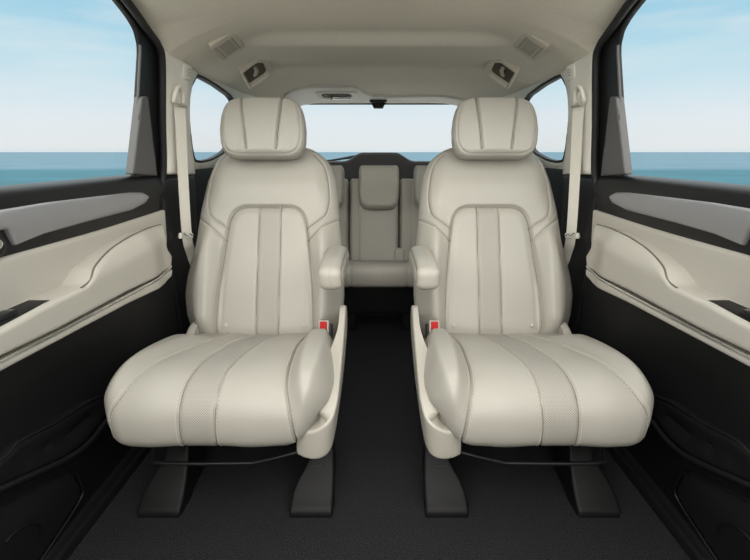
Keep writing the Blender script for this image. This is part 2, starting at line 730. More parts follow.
    sh_a = catmull([(-0.165, S(0.918)), (-0.200, S(0.880)), (-0.217, S(0.825)), (-0.224, S(0.76)), (-0.217, S(0.715)), (-0.205, S(0.692)), (-0.175, S(0.672)), (-0.145, S(0.652))], 6)
    sh_b = catmull([(-0.262, S(0.695)), (-0.240, S(0.680)), (-0.195, S(0.650)), (-0.152, S(0.610))], 6)
    seams = [(arch, 0.012, 0.0048), (b1, 0.006, 0.0032), (b2, 0.006, 0.0032)]
    for ln in both(sh_a) + both(sh_b):
        seams.append((ln, 0.008, 0.0038))

    parr = np.array(panel + [(panel[-1][0], 0.0), (panel[0][0], 0.0)])

    def bfeat(x, s):
        p = np.stack([x, s], 1)
        d = seg_dist(p, parr[:-2], False)
        ins = inside(p, np.array([(q[0], q[1]) for q in panel]))
        sd = np.where(ins, d, -d)
        h = -0.010 * sst(-0.012, 0.012, sd)
        # cushioning inside the insert and around it
        h += 0.006 * np.where(ins, sst(0, 0.03, d), 0)
        ax = np.abs(x)
        bol = sst(0.15, 0.21, ax) * (1 - 0.55 * sst(0.22, 0.28, ax))
        h += 0.040 * bol * sst(0.02, 0.12, s) * (1 - sst(S(0.55), S(0.74), s))
        h += 0.010 * np.exp(-((s - S(0.80)) / 0.05) ** 2) * (1 - sst(0.16, 0.24, ax))
        return h
    WL = W + 0.020 * np.exp(-((sB - S(0.44)) / 0.17) ** 2) + 0.012 * np.exp(-((sB - S(0.70)) / 0.10) ** 2)
    WR = W - 0.014 * np.exp(-((sB - S(0.42)) / 0.15) ** 2)
    back = Pillow(sB, WL, WR, TB, 0.085, 0.055, 0.06, bmap, seams, bfeat, e=2.0)
    bk = back.build('backrest', M['leather'], root, 230, 290)
    back.strip('perforated_strip', lambda s: 0.008 - bw + 0.003, lambda s: 0.008 + bw - 0.003, 0.03, top - 0.005, M['perf'], bk)
    o2 = lambda ln, k: [(p[0] * k, p[1]) for p in ln if p[1] > 0.02]
    st = [off(b1, -0.005), off(b2, 0.005), o2(left, 1.038), [(-p[0], p[1]) for p in o2(left, 1.038)]]
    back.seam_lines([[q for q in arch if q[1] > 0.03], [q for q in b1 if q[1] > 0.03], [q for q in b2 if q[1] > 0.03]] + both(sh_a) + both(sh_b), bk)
    back.stitches('stitch_row', [q for q in st if len(q) > 2] + both([(p[0] + 0.005, p[1]) for p in sh_a]) + both([(p[0], p[1] - 0.005) for p in sh_b]), M['thread'], bk, r=0.0008)
    # two small anchor buttons low on the insert
    for bx in (-0.140, 0.140):
        P = back.surf([(bx, S(0.325))], 0.001)[0]
        V, Fc = [], []
        nrm = np.array((0, -0.93, 0.37))
        tube_into(V, Fc, [P - nrm * 0.004, P + nrm * 0.002, P + nrm * 0.004], [0.0075, 0.0075, 0.005], 16)
        tag(mesh_obj('anchor_button', V, Fc, M['shell'], bk), 'small round cream button')

    # ---------------- headrest
    hv, Lh = spine([(1.560, 0.906), (1.566, 0.93), (1.582, 1.0), (1.60, 1.06), (1.620, 1.098), (1.632, 1.111)])

    def hmap(x, s, h):
        y, z, ny, nz = hv(s)
        k = h - 0.035
        return wx(x), y + ny * k, z + nz * k
    sh = np.linspace(0, Lh, 120)
    q = sh / Lh
    whl = np.interp(q, [0, 0.02, 0.06, 0.14, 0.25, 0.45, 0.65, 0.8, 0.88, 0.94, 0.98, 1.0], [0.100, 0.118, 0.132, 0.144, 0.150, 0.152, 0.147, 0.139, 0.131, 0.119, 0.104, 0.088])
    for _ in range(2):
        whl[1:-1] = (whl[:-2] + 2 * whl[1:-1] + whl[2:]) / 4
    dl = [(-0.072, Lh), (-0.068, Lh * 0.75), (-0.058, Lh * 0.4), (-0.052, Lh * 0.12)]
    dr = [(0.072, Lh), (0.068, Lh * 0.75), (0.058, Lh * 0.4), (0.052, Lh * 0.12)]
    hp = Pillow(sh, whl, whl, 0.035, 0.030, 0.075, 0.055, hmap, [(dl, 0.012, 0.004), (dr, 0.012, 0.004)],
                lambda x, s: 0.006 * (1 - (x / 0.15) ** 2) + 0.004 * (1 - sst(0.05, 0.085, np.abs(x))), e=2.3)
    rim = resample([(p[0] * 0.90, Lh / 2 + (p[1] - Lh / 2) * 0.90) for p in hp.poly], 0.006)
    hp.seams.append(([tuple(p) for p in rim], 0.0028, 0.003, True))
    hd = hp.build('headrest', M['leather'], root, 110, 110)
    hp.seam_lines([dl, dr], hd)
    hp.stitches('stitch_row', [[(p[0] * 0.965, Lh / 2 + (p[1] - Lh / 2) * 0.955) for p in rim] ], M['thread'], hd, r=0.0008)
    for px in (-0.05, 0.05):
        tube('headrest_post', [(float(wx(px)), 1.700, 0.80), (float(wx(px)), 1.690, 0.88), (float(wx(px)), 1.640, 0.98)], 0.007, M['satin'], root)
    # ---------------- armrest on the aisle side
    ol = round_poly([(1.222, 0.520), (1.220, 0.588), (1.30, 0.606), (1.52, 0.600), (1.56, 0.57), (1.54, 0.535), (1.34, 0.508)], [0.025, 0.028, 0.05, 0.03, 0.03, 0.03, 0.06], 8)
    olr = resample(ol, 0.008)
    AX = 0.264   # local x of its middle plane

    def amap(sgn):
        def f(a, b, h):
            return wx(AX + sgn * (0.0382 + h)), a, b
        return f
    cen = np.array([1.39, 0.557])
    pad_line = [tuple(cen + (np.array(p) - cen) * np.array([0.90, 0.66])) for p in ol]
    gro = lambda P, d: grooves(P, [(pad_line, 0.006, 0.0045, True)])
    arm = sheet('armrest', ol, M['leather'], root, amap(1), T=0.0, rim=0.022, rimT=0.038, res=0.006, feat=gro, angle=80)
    arm2 = sheet('armrest_outer_half', ol, M['leather'], root, amap(-1), T=0.0, rim=0.022, rimT=0.038, res=0.012, angle=80)
    pl_ = resample(pad_line, 0.008)
    dd = seg_dist(pl_, np.array(resample(ol, 0.008)))
    hh = 0.038 * (prof(dd / 0.022) - 1) - 0.005
    tube('seam', [tuple(float(c) for c in (wx(AX + 0.0382 + h_), p[0], p[1])) for p, h_ in list(zip(pl_, hh)) + [(pl_[0], hh[0])]], 0.0012, M['seam'], arm, 6)  # dark tube painting the crease shade round the armrest pad
    # weld both halves into one armrest mesh
    bm = bmesh.new()
    bm.from_mesh(arm.data)
    bm.from_mesh(arm2.data)
    bm.to_mesh(arm.data)
    bm.free()
    arm.data.materials.clear()
    arm.data.materials.append(M['leather'])
    bpy.data.objects.remove(arm2)

    # ---------------- side shield on the aisle side
    plan = catmull([(0.226, 0.850), (0.250, 0.838), (0.283, 0.836), (0.305, 0.850), (0.313, 0.885), (0.314, 0.95), (0.312, 1.1), (0.308, 1.25), (0.300, 1.40), (0.290, 1.50)], 8)
    PL = np.array(plan)
    PLs = np.concatenate([[0], np.cumsum(np.linalg.norm(np.diff(PL, axis=0), axis=1))])
    tg = np.gradient(PL, PLs, axis=0)
    tg /= np.linalg.norm(tg, axis=1)[:, None]

    def smap(s, z, h):
        x = np.interp(s, PLs, PL[:, 0])
        y = np.interp(s, PLs, PL[:, 1])
        tx = np.interp(s, PLs, tg[:, 0])
        ty = np.interp(s, PLs, tg[:, 1])
        lean = -0.10 * np.clip(0.36 - z, 0, 1)
        h = np.where(h < -0.02, h * (1 - 0.62 * sst(0.16, 0.42, s)), h)
        return wx(x + ty * h + lean), y - tx * h - lean * 0.3, z
    LT = PLs[-1]
    outl = catmull([(0.0, 0.235), (0.0, 0.302), (0.04, 0.312), (0.085, 0.336), (0.14, 0.366), (0.25, 0.400), (0.36, 0.425), (0.44, 0.446), (0.50, 0.456), (0.56, 0.440), (0.62, 0.40), (LT, 0.36)], 6) + \
        catmull([(LT, 0.27), (0.5, 0.262), (0.3, 0.266), (0.17, 0.270), (0.125, 0.262), (0.085, 0.240), (0.05, 0.233), (0.012, 0.236)], 5)
    sheet('side_shield', outl, M['shell'], root, smap, T=0.044, rim=0.008, rimT=0.006, res=0.012)
    # recliner cover low on the door side
    sheet('recliner_cover', round_poly([(1.33, 0.25), (1.35, 0.30), (1.40, 0.335), (1.46, 0.34), (1.52, 0.31), (1.50, 0.25)], 0.03), M['shell'], root,
          lambda a, b, h: (wx(-0.262 - h), a, b), T=0.02, rim=0.012, rimT=0.012, res=0.015)

    # ---------------- belt buckle between cushion and backrest
    ux = float(wx(0.222))
    rot = Matrix.Translation((ux, 1.365, 0.332)) @ Matrix.Rotation(math.radians(-22), 4, 'X') @ Matrix.Rotation(math.radians(6 * m), 4, 'Z')
    bu = box('buckle', (-0.019, -0.012, -0.045), (0.019, 0.012, 0.036), M['shell'], root, 0.004, xf=rot)
    box('release_button', (-0.0125, -0.0145, -0.006), (0.0125, -0.008, 0.0315), M['red'], bu, 0.0015, xf=rot)
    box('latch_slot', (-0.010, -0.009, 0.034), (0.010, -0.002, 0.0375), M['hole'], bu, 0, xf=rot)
    box('stalk', (0.0195, -0.010, -0.05), (0.028, 0.010, 0.024), M['satin'], bu, 0.003, xf=rot if m < 0 else rot @ Matrix.Translation((-0.0475, 0, 0)))

    # ---------------- base: pan, rails, feet and the slide bar
    box('seat_pan', (X0 - 0.20, 0.93, 0.205), (X0 + 0.20, 1.50, 0.275), M['black'], root, 0.012)
    for sx, nm in ((0.235, 'in'), (-0.165, 'out')):
        xr = float(wx(sx))
        box('slide_rail', (xr - 0.022, 0.98, 0.035), (xr + 0.022, 1.62, 0.10), M['satin'], root, 0.006)
        # foot cover: low toe, sloping top, neck rising to the seat
        rings = []
        spec = [  # Y, halfwidth_out, halfwidth_in, z0, z1
            (0.903, 0.056, 0.048, 0.0, 0.010), (0.906, 0.060, 0.052, 0.0, 0.020), (0.918, 0.062, 0.053, 0.0, 0.027),
            (0.940, 0.059, 0.053, 0.0, 0.046), (0.960, 0.048, 0.053, 0.0, 0.070), (0.978, 0.032, 0.052, 0.0, 0.092), (0.995, 0.018, 0.050, 0.0, 0.114), (1.008, 0.014, 0.048, 0.0, 0.140),
            (1.02, 0.012, 0.046, 0.0, 0.205), (1.10, 0.012, 0.044, 0.0, 0.212)]
        for (Y, wo, wi, z0, z1) in spec:
            r_ = min(0.010, (z1 - z0) * 0.4)
            ring = []
            for cxx, cz, a0 in ((wi - r_, z1 - r_, 0), (-wo + r_, z1 - r_, 90)):
                for j in range(5):
                    a = math.radians(a0 + 90 * j / 4)
                    ring.append((float(wx(sx + cxx + r_ * math.cos(a))), Y, cz + r_ * math.sin(a)))
            ring.append((float(wx(sx - wo)), Y, z0))
            ring.append((float(wx(sx + wi)), Y, z0))
            rings.append(ring)
        loft('foot_cover', rings, M['black'], root, angle=50)
        box('rear_foot', (xr - 0.03, 1.50, 0.0), (xr + 0.03, 1.60, 0.05), M['black'], root, 0.008)
        box('riser', (xr - 0.018, 1.06, 0.09), (xr + 0.018, 1.46, 0.215), M['black'], root, 0.006)
    tube('slide_bar', catmull([(float(wx(0.24)), 0.95, 0.235), (float(wx(0.225)), 0.90, 0.220), (float(wx(0.19)), 0.885, 0.212), (float(wx(0.11)), 0.882, 0.192), (float(wx(0.08)), 0.882, 0.189), (float(wx(-0.12)), 0.882, 0.189), (float(wx(-0.15)), 0.90, 0.195), (float(wx(-0.155)), 0.95, 0.225)], 6), 0.005, M['satin'], root)
    # loop of strap under the door side of the cushion
    tube('recline_strap', catmull([(float(wx(-0.20)), 0.93, 0.285), (float(wx(-0.185)), 0.90, 0.255), (float(wx(-0.165)), 0.885, 0.238), (float(wx(-0.155)), 0.90, 0.245), (float(wx(-0.16)), 0.95, 0.27)], 5), 0.004, M['char'], root, 8)
    return root


def mirrored(o, parent=None):
    """a left-to-right mirrored copy of a thing, its parts and their sub-parts"""
    c = o.copy()
    if o.data is not None:
        me = o.data.copy()
        co = np.empty(len(me.vertices) * 3, dtype=np.float32)
        me.vertices.foreach_get('co', co)
        co[0::3] *= -1
        me.vertices.foreach_set('co', co)
        me.flip_normals()
        me.update()
        c.data = me
    COL.objects.link(c)
    if parent is None:
        c.location.x *= -1
    else:
        c.parent = parent
    for ch in list(o.children):
        mirrored(ch, c)
    return c


left_seat = captain_seat(-1, 'cream leather captain seat with armrest, left of the aisle')
right_seat = mirrored(left_seat)
right_seat['label'] = 'cream leather captain seat with armrest, right of the aisle'


# ================================================================== third-row bench
def rear_bench():
    root = empty('rear_bench_seat', (0, 2.2, 0))
    tag(root, 'cream leather third-row bench behind the two captain seats', 'bench seat')
    ev, Lc = spine([(2.05, 0.288), (1.985, 0.292), (1.952, 0.315), (1.950, 0.375), (1.975, 0.408), (2.06, 0.405), (2.2, 0.372), (2.42, 0.32)])
    T = 0.045

    def cm(x, s, h):
        y, z, ny, nz = ev(s)
        return x, y + ny * (h - T), z + nz * (h - T)
    # one seat cushion per side of the split and a middle one
    s = np.linspace(0, Lc, 60)
    w = np.full(60, 0.62)
    w[:4] = (0.60, 0.61, 0.615, 0.618)
    seam = [[(x, q) for q in np.linspace(0.0, Lc, 20)] for x in (-0.135, 0.135, -0.24, 0.24)]
    cu = Pillow(s, w, w, T, 0.045, 0.04, 0.04, cm, [(l, 0.004, 0.005) for l in seam])
    cu.build('cushion', M['leather'], root, 260, 60)
    bv, Lb = spine([(2.325, 0.31), (2.345, 0.36), (2.395, 0.50), (2.445, 0.64), (2.49, 0.76), (2.50, 0.785)])

    def bm_(x0):
        def f(x, s, h):
            y, z, ny, nz = bv(s)
            return x + x0, y + ny * (h - 0.05), z + nz * (h - 0.05)
        return f
    sB = np.linspace(0, Lb, 80)

    def panel(name, x0, x1, seams):
        c = (x0 + x1) / 2
        hw = (x1 - x0) / 2
        W = np.full(80, hw)
        W[:3] = (hw - 0.008, hw - 0.003, hw - 0.001)
        W[-5:] = (hw - 0.0005, hw - 0.001, hw - 0.003, hw - 0.007, hw - 0.013)
        p = Pillow(sB, W, W, 0.05, 0.022, 0.05, 0.03, bm_(c), [([(x - c, q) for q in np.linspace(0, Lb, 12)], 0.004, 0.0045) for x in seams])
        return p.build(name, M['leather'], root, 90, 90)
    panel('backrest', -0.168, 0.112, [-0.112])
    panel('backrest', 0.116, 0.62, [0.185, 0.30])
    panel('backrest', -0.62, -0.172, [-0.30])
    # headrests: hang over the top of the backrests
    hv, Lh = spine([(2.375, 0.628), (2.39, 0.66), (2.43, 0.76), (2.452, 0.835), (2.47, 0.850)])
    sh = np.linspace(0, Lh, 60)
    q = sh / Lh

    def headrest(x0, hw):
        def hm(x, s, h):
            y, z, ny, nz = hv(s)
            return x + x0, y + ny * (h - 0.03), z + nz * (h - 0.03)
        w = np.interp(q, [0, 0.03, 0.1, 0.2, 0.35, 0.85, 0.95, 1], [hw * 0.55, hw * 0.72, hw * 0.9, hw * 0.975, hw, hw, hw * 0.985, hw * 0.93])
        Pillow(sh, w, w, 0.038, 0.022, 0.04, 0.03, hm).build('headrest', M['leather'], root, 60, 60)
    headrest(0.0, 0.112)
    headrest(-0.325, 0.132)
    headrest(0.325, 0.132)
    for x0 in (0.0, -0.325, 0.325):
        for dx in (-0.05, 0.05):
            tube('headrest_post', [(x0 + dx, 2.50, 0.72), (x0 + dx, 2.50, 0.80)], 0.006, M['satin'], root, 8)
    # belt flap at the foot of the split
    y, z, ny, nz = bv(0.07)
    tag(sheet('belt_flap', round_poly([(0.088, 0.335), (0.088, 0.405), (0.140, 0.405), (0.140, 0.335)], [0.004, 0.024, 0.024, 0.004]), M['leather'], root,
          lambda a, b, h: (a, 2.335 + (b - 0.335) * 0.36 - h - 0.010, b), T=0.012, rim=0.006, rimT=0.005, res=0.01), 'small cream flap over the belt slot')
    box('seat_base', (-0.58, 2.12, 0.10), (0.58, 2.42, 0.29), M['black'], root, 0.01)
    for x in (-0.5, -0.15, 0.15, 0.5):
        box('leg', (x - 0.025, 2.14, 0.0), (x + 0.025, 2.38, 0.11), M['black'], root, 0.006)
    return root


rear_bench()


# ================================================================== body of the car
def XW(Y, z):      # plane of the door glass and its frame
    return 0.752 - 0.225 * (np.asarray(z) - 0.85)


def XP(Y, z):      # pillar trims and the panels behind the doors
    z = np.asarray(z)
    Y = np.asarray(Y)
    return 0.738 - 0.205 * (np.clip(z, 0.85, 2) - 0.85) - 0.10 * np.clip(Y - 2.3, 0, 1)


def smapf(m, X, sgn=1.0):
    def f(a, b, h):
        return m * (X(a, b) - h), a, b
    return f


# roof height above the camera plane, front to back, and how far its sides fall
_hy = np.array([0.2, 1.10, 1.672, 1.685, 1.725, 1.74, 2.06, 2.11, 2.18, 2.30, 2.50, 2.62, 2.72, 2.80, 2.862])
_hz = np.array([0.392, 0.398, 0.402, 0.399, 0.368, 0.366, 0.364, 0.366, 0.386, 0.388, 0.374, 0.352, 0.332, 0.315, 0.299])
_yy = np.linspace(0.2, 2.862, 500)
_hh = np.interp(_yy, _hy, _hz)
for _ in range(5):
    _hh[1:-1] = (_hh[:-2] + 2 * _hh[1:-1] + _hh[2:]) / 4


_ey = [0.2, 1.0, 1.15, 1.263, 1.333, 1.40, 1.483, 1.56, 2.2, 2.6, 2.862]
_ez = [1.330, 1.322, 1.312, 1.297, 1.275, 1.252, 1.205, 1.197, 1.200, 1.190, 1.165]


def roof_z(x, Y):
    ax = np.abs(x)
    # the step and the hollow fade out towards the sides
    h0 = np.interp(Y, _yy, _hh)
    hs = np.interp(Y, [0.2, 1.6, 2.4, 2.862], [0.400, 0.392, 0.372, 0.299])
    f = sst(0.36, 0.52, ax)
    h = CAMZ + h0 * (1 - f) + hs * f
    e = roof_edge(Y)
    q = np.clip((ax - 0.32) / (e - 0.32), 0, 1.2)
    return h - (h - np.interp(Y, _ey, _ez)) * q ** 2


def roof_edge(Y):
    return 0.652 + 0.022 * sst(1.2, 1.5, Y) - 0.05 * sst(2.4, 2.86, Y)


def grid_solid(name, P, material, parent, off, angle=40):
    """P (n, m, 3) grid -> closed solid offset by vector off"""
    n, k, _ = P.shape
    A = P.reshape(-1, 3)
    B = A + np.array(off)
    idx = np.arange(n * k).reshape(n, k)
    N = n * k
    Fc = []
    for i in range(n - 1):
        for j in range(k - 1):
            a, b, c, d = idx[i, j], idx[i, j + 1], idx[i + 1, j + 1], idx[i + 1, j]
            Fc += [(a, b, c, d), (d + N, c + N, b + N, a + N)]
    for i in range(n - 1):
        for j in (0, k - 1):
            Fc.append((idx[i, j], idx[i + 1, j], idx[i + 1, j] + N, idx[i, j] + N))
    for j in range(k - 1):
        for i in (0, n - 1):
            Fc.append((idx[i, j], idx[i, j + 1], idx[i, j + 1] + N, idx[i, j] + N))
    return mesh_obj(name, np.vstack([A, B]), Fc, material, parent, angle=angle)


def ceiling_grid(y0, y1, x0, x1, ny, nx):
    P = np.zeros((ny, nx, 3))
    for i, Y in enumerate(np.linspace(y0, y1, ny)):
        e = roof_edge(Y)
        q = np.linspace(x0, x1, nx)
        x = q * e
        P[i, :, 0] = x
        P[i, :, 1] = Y
        P[i, :, 2] = roof_z(x, np.full(nx, Y))
    return P


ROOF_OPEN_END = 1.10  # roof left open ahead of here, out of view, to let skylight in
ceil = empty('ceiling', (0, 0, 0))
tag(ceil, 'beige fabric headliner over the second and third rows', 'ceiling', kind='structure')
grid_solid('headliner', ceiling_grid(ROOF_OPEN_END, 2.862, -1, 1, 300, 70), M['liner'], ceil, (0, 0, 0.03))
for m in (-1, 1):
    grid_solid('roof_rail', ceiling_grid(0.2, ROOF_OPEN_END, m * 0.80, m * 1.0, 30, 10), M['liner'], ceil, (0, 0, 0.03))

# floor: carpet running from the front to the tailgate
nx, ny = 60, 120
P = np.zeros((ny, nx, 3))
for i, Y in enumerate(np.linspace(-0.65, 3.0, ny)):
    x = np.linspace(-0.775, 0.775, nx)
    P[i, :, 0], P[i, :, 1] = x, Y
    P[i, :, 2] = 0
tag(grid_solid('floor', P, M['carpet'], None, (0, 0, -0.03)), 'black carpet on the cabin floor', 'floor', kind='structure')


# ---------------------------------------------------------------- doors
def XD(Y, z):                 # flat black upper trim of the door
    return 0.748 + 0 * np.asarray(z)


def XPAD(Y, z):
    return 0.738 + 0 * np.asarray(z)


def XARM(Y, z):
    lower = np.interp(Y, [0.3, 1.1, 1.33], [0.622, 0.630, 0.645])
    return 0.672 + 0.046 * sst(0.0, 0.085, np.asarray(z) - lower) + 0.02 * sst(1.24, 1.36, np.asarray(Y))


def XLOW(Y, z):
    return 0.742 + 0.022 * (1 - sst(0.05, 0.20, np.asarray(z)))


def car_door(m, name, label):
    root = empty(name, (m * 0.75, 0.9, 0))
    tag(root, label, 'car door', kind='structure')
    YF = -0.45
    belt = side(100, 180, XW)[1]
    # window opening
    XWB = lambda Y, z: XW(Y, z) + 0.012
    win = [(YF + 0.06, belt), side(131, 176.5, XWB), side(133.5, 110, XWB), side(136.8, 55, XWB), side(136.8, 45, XWB), side(133.5, 31, XWB), side(128, 21, XWB), side(122, 12.5, XWB), side(112, 0, XWB), side(100, -12, XWB), (1.02, 1.300), (YF + 0.06, 1.306)]
    win = round_poly(win, [0.01, 0.004, 0, 0.005, 0.01, 0.01, 0.01, 0, 0, 0.02, 0.05, 0.02], 5)
    outer = [(YF, belt - 0.03), (1.56, belt - 0.03)] + sides([(166, 150), (166.5, 90), (166, 60), (163, 45), (154, 30), (142, 13), (128, -5)], XW)
    outer += [(1.15, 1.316), (1.0, 1.324), (YF, 1.330)]
    sheet('window_frame', outer, M['satin'], root, smapf(m, XW), T=0.008, rim=0.006, rimT=0.005, res=0.03, holes=[win])
    pane = np.array(win)
    sheet('window_pane', [tuple(p) for p in pane], M['glass'], root, lambda a, b, h: (m * (XW(a, b) + 0.012 - h), a, b), T=0.003, res=0.12)
    # rubber seal round the door opening
    XSL = lambda Y, z: XW(Y, z) - 0.014
    pts = sides([(163, 176), (162.5, 120), (162, 62), (158.5, 46), (149, 32), (137, 15), (124, -2)], XSL)
    pts += [(1.12, 1.316), (1.0, 1.322), (YF, 1.326)]
    tube('door_seal', [(m * float(XSL(a, b)), a, b) for a, b in catmull([(1.478, 0.30), (1.48, 0.5), (1.478, 0.70)] + pts, 6)], 0.011, M['rubber'], root, 10)
    # sash cover: tapered charcoal wedge on the rear post, and the glass run beside it
    XSC = lambda Y, z: XW(Y, z) - 0.018
    sash = sides([(133.5, 174), (158, 176), (157.5, 172), (148.5, 96), (142.5, 97)], XSC)
    sheet('sash_cover', round_poly(sash, [0.003, 0.004, 0.004, 0.008, 0.008]), M['char'], root, smapf(m, XSC), T=0.018, rim=0.006, rimT=0.006, res=0.02)
    XR = lambda Y, z: XW(Y, z) - 0.004
    run = [(m * float(XR(a, b)), a, b) for a, b in sides([(134.5, 174), (137.2, 110), (140.3, 55), (140.3, 45)], XR)]
    tube('glass_run', run, 0.004, M['char'], root, 8)

    # black upper trim with a rolled sill
    zb = 0.722
    up = [(YF, zb - 0.03), (YF, belt + 0.004), (1.525, belt + 0.004), (1.538, belt - 0.012), (1.505, zb + 0.03), (1.492, zb - 0.03)]
    sheet('upper_trim', up, M['satin'], root, smapf(m, XD), T=0.03, rim=0.022, rimT=0.022, res=0.03,
          feat=lambda P, d: 0.012 * np.exp(-((P[:, 1] - 0.80) / 0.035) ** 2))
    # grey inlay, leaf shaped, with its lower half turned down
    il = sides([(-90, 227.5), (-40, 216), (0, 209), (40, 202.5), (90, 196.5), (125, 192.5), (138, 192.5), (143.5, 196.5), (141, 203), (128, 210), (80, 222.5), (40, 234), (12, 246), (0, 229), (-30, 235), (-90, 253)], XD)
    tip = side(143, 200, XD)
    crease = sides([(-90, 243), (0, 222), (60, 213), (110, 205), (143, 197)], XD)

    def ifeat(P, d):
        return 0.010 - 0.010 * np.abs(np.interp(P[:, 0], [c[0] for c in crease], [c[1] for c in crease]) - P[:, 1]) / 0.04
    tag(sheet('inlay', round_poly(il, 0.006, 3), M['inlay'], root, lambda a, b, h: (m * (XD(a, b) - 0.012 - h), a, b), T=0.01, rim=0.007, rimT=0.007, res=0.018, feat=ifeat), 'brushed grey decorative inlay')
    # inner handle, mostly out of frame
    hc = side(-9, 243, XD)
    hb = sheet('handle_bezel', round_poly([(hc[0] - 0.13, hc[1] - 0.030), (hc[0] - 0.13, hc[1] + 0.026), (hc[0] + 0.008, hc[1] + 0.024), (hc[0] + 0.022, hc[1] - 0.012), (hc[0] + 0.0, hc[1] - 0.03)], 0.02), M['satin'], root,
          lambda a, b, h: (m * (XD(a, b) - 0.016 - h), a, b), T=0.012, rim=0.008, rimT=0.006, res=0.015)
    sheet('door_handle', round_poly([(hc[0] - 0.11, hc[1] - 0.012), (hc[0] - 0.11, hc[1] + 0.012), (hc[0] - 0.004, hc[1] + 0.012), (hc[0] + 0.006, hc[1] - 0.002), (hc[0] - 0.006, hc[1] - 0.012)], 0.008), M['chrome'], hb,
          lambda a, b, h: (m * (XD(a, b) - 0.024 - h), a, b), T=0.008, rim=0.006, rimT=0.006, res=0.01)

    # cream pad above the armrest
    pad = [(YF, zb - 0.16), (YF, zb), side(100, 231, XPAD), side(166, 209.5, XPAD), side(168, 240, XPAD), (1.47, 0.60)]
    sheet('door_pad', round_poly(pad, [0, 0.01, 0.1, 0.008, 0.01, 0.01]), M['pad'], root, smapf(m, XPAD), T=0.02, rim=0.012, rimT=0.010, res=0.03)

    # armrest: one moulded body, thick at the rear, its top a ledge that runs forward
    aw_px = [(-150, 398), (0, 331), (50, 304), (88, 286), (93, 279), (97, 268), (106, 256), (120, 244), (140, 232.5), (164, 224), (166, 236), (168, 248), (173, 256), (172, 268), (130, 291), (60, 329), (0, 358), (-150, 432)]
    aw = sides(aw_px, XARM)
    end = side(150, 235, XARM)

    sheet('armrest', round_poly(aw, 0.010, 4), M['pad'], root, smapf(m, XARM), T=0.06, rim=0.010, rimT=0.010, res=0.012)
    wing = sides([(84, 288), (92.5, 281), (96.5, 268.5), (105.5, 256.5), (119.5, 244.5), (139.5, 233), (163, 224.5)], XARM)
    tube('seam', [(m * (float(XARM(a, b)) + 0.007), a, b) for a, b in catmull(wing, 6)], 0.0022, M['seam'], root, 8)  # dark tube painting the crease shade along the armrest edge
    # groove with its bright lining, then the lower cream strip
    line = sides([(-150, 437), (0, 361), (60, 331), (130, 293.5), (166, 271), (171, 266)], XARM)
    tag(tube('chrome_line', [(m * (float(XARM(a, b)) - 0.001), a, b) for a, b in catmull(line, 5)], 0.0028, M['chrome'], root, 8), 'thin bright strip along the armrest')
    ls = sides([(-150, 439), (0, 363.5), (60, 333), (130, 296), (173, 269), (172.5, 276), (166, 283.5), (130, 303), (60, 340.5), (0, 372.5), (-150, 452)], XARM)
    sheet('armrest_strip', round_poly(ls, 0.008, 4), M['pad'], root, smapf(m, XARM), T=0.07, rim=0.006, rimT=0.006, res=0.009)
    # black pull cup and switch panel behind the ledge
    sw = sides([(-150, 372), (0, 313), (20, 304.5), (48, 303), (52, 304.5), (30, 314), (0, 329), (-150, 398)], lambda Y, z: 0.70 + 0 * np.asarray(z))
    ymin, ymax = 0.45, side(50, 304, lambda Y, z: 0.70 + 0 * np.asarray(z))[0]
    zs = 0.6235
    sp = box('switch_panel', (m * 0.735 if m < 0 else 0.686, ymin, zs - 0.03), (m * 0.686 if m < 0 else 0.735, ymax - 0.01, zs), M['black'], root, 0.004)
    ysw = side(10, 314, lambda Y, z: 0.70 + 0 * np.asarray(z))[0]
    box('window_switch', (m * 0.70 - 0.012, ysw - 0.035, zs + 0.0), (m * 0.70 + 0.012, ysw + 0.006, zs + 0.010), M['satin'], sp, 0.003)
    tag(box('switch_mark', (m * 0.70 - 0.008, ysw - 0.002, zs + 0.0095), (m * 0.70 + 0.008, ysw + 0.001, zs + 0.0105), M['chrome'], sp, 0), 'pale line on the window switch')

    # lower black panel, map pocket, speaker grille
    low = [(YF, 0.0), (YF, 0.60), (1.36, 0.60), (1.47, 0.58), (1.48, 0.30), (1.46, 0.0)]
    sheet('lower_panel', low, M['black'], root, smapf(m, XLOW), T=0.03, rim=0.015, rimT=0.012, res=0.04,
          feat=lambda P, d: 0.012 * sst(0.36, 0.50, P[:, 1]))
    XPK = lambda Y, z: 0.722 + 0 * np.asarray(z)
    pk = sides([(-120, 500), (0, 460), (20, 441), (55, 423), (90, 401), (108, 395), (112, 408), (102, 424), (89, 441), (71, 456), (43, 470), (0, 489), (-120, 545)], XPK)
    sheet('map_pocket', round_poly(pk, 0.012, 4), M['black'], root, smapf(m, XPK), T=0.012, rim=0.014, rimT=0.012, res=0.02,
          feat=lambda P, d: -0.016 * sst(0.02, 0.06, d))
    lip = sides([(-120, 545), (0, 488), (43, 469), (71, 455), (89, 440), (104, 421)], XPK)
    tube('pocket_lip', [(m * 0.716, a, b) for a, b in catmull(lip, 6)], 0.007, M['satin'], root, 10)
    gr = sides([(-120, 545), (0, 503), (35, 486), (66, 472), (72, 473), (72, 480), (77, 484), (79, 492), (72, 506), (55, 532), (36, 560), (20, 585), (-120, 700)], XLOW)
    sheet('speaker_grille', round_poly(gr, 0.010, 4), M['grille'], root, lambda a, b, h: (m * (XLOW(a, b) - 0.008 - h), a, b), T=0.006, rim=0.008, rimT=0.005, res=0.02, uv=True)
    rim = sides([(-40, 518), (0, 504), (35, 487), (66, 473), (73, 475), (78, 486), (79, 493), (72, 507), (55, 533), (36, 561), (10, 600)], XLOW)
    tube('grille_rim', [(m * (float(XLOW(a, b)) - 0.010), a, b) for a, b in catmull(rim, 5)], 0.0028, M['satin'], root, 8)
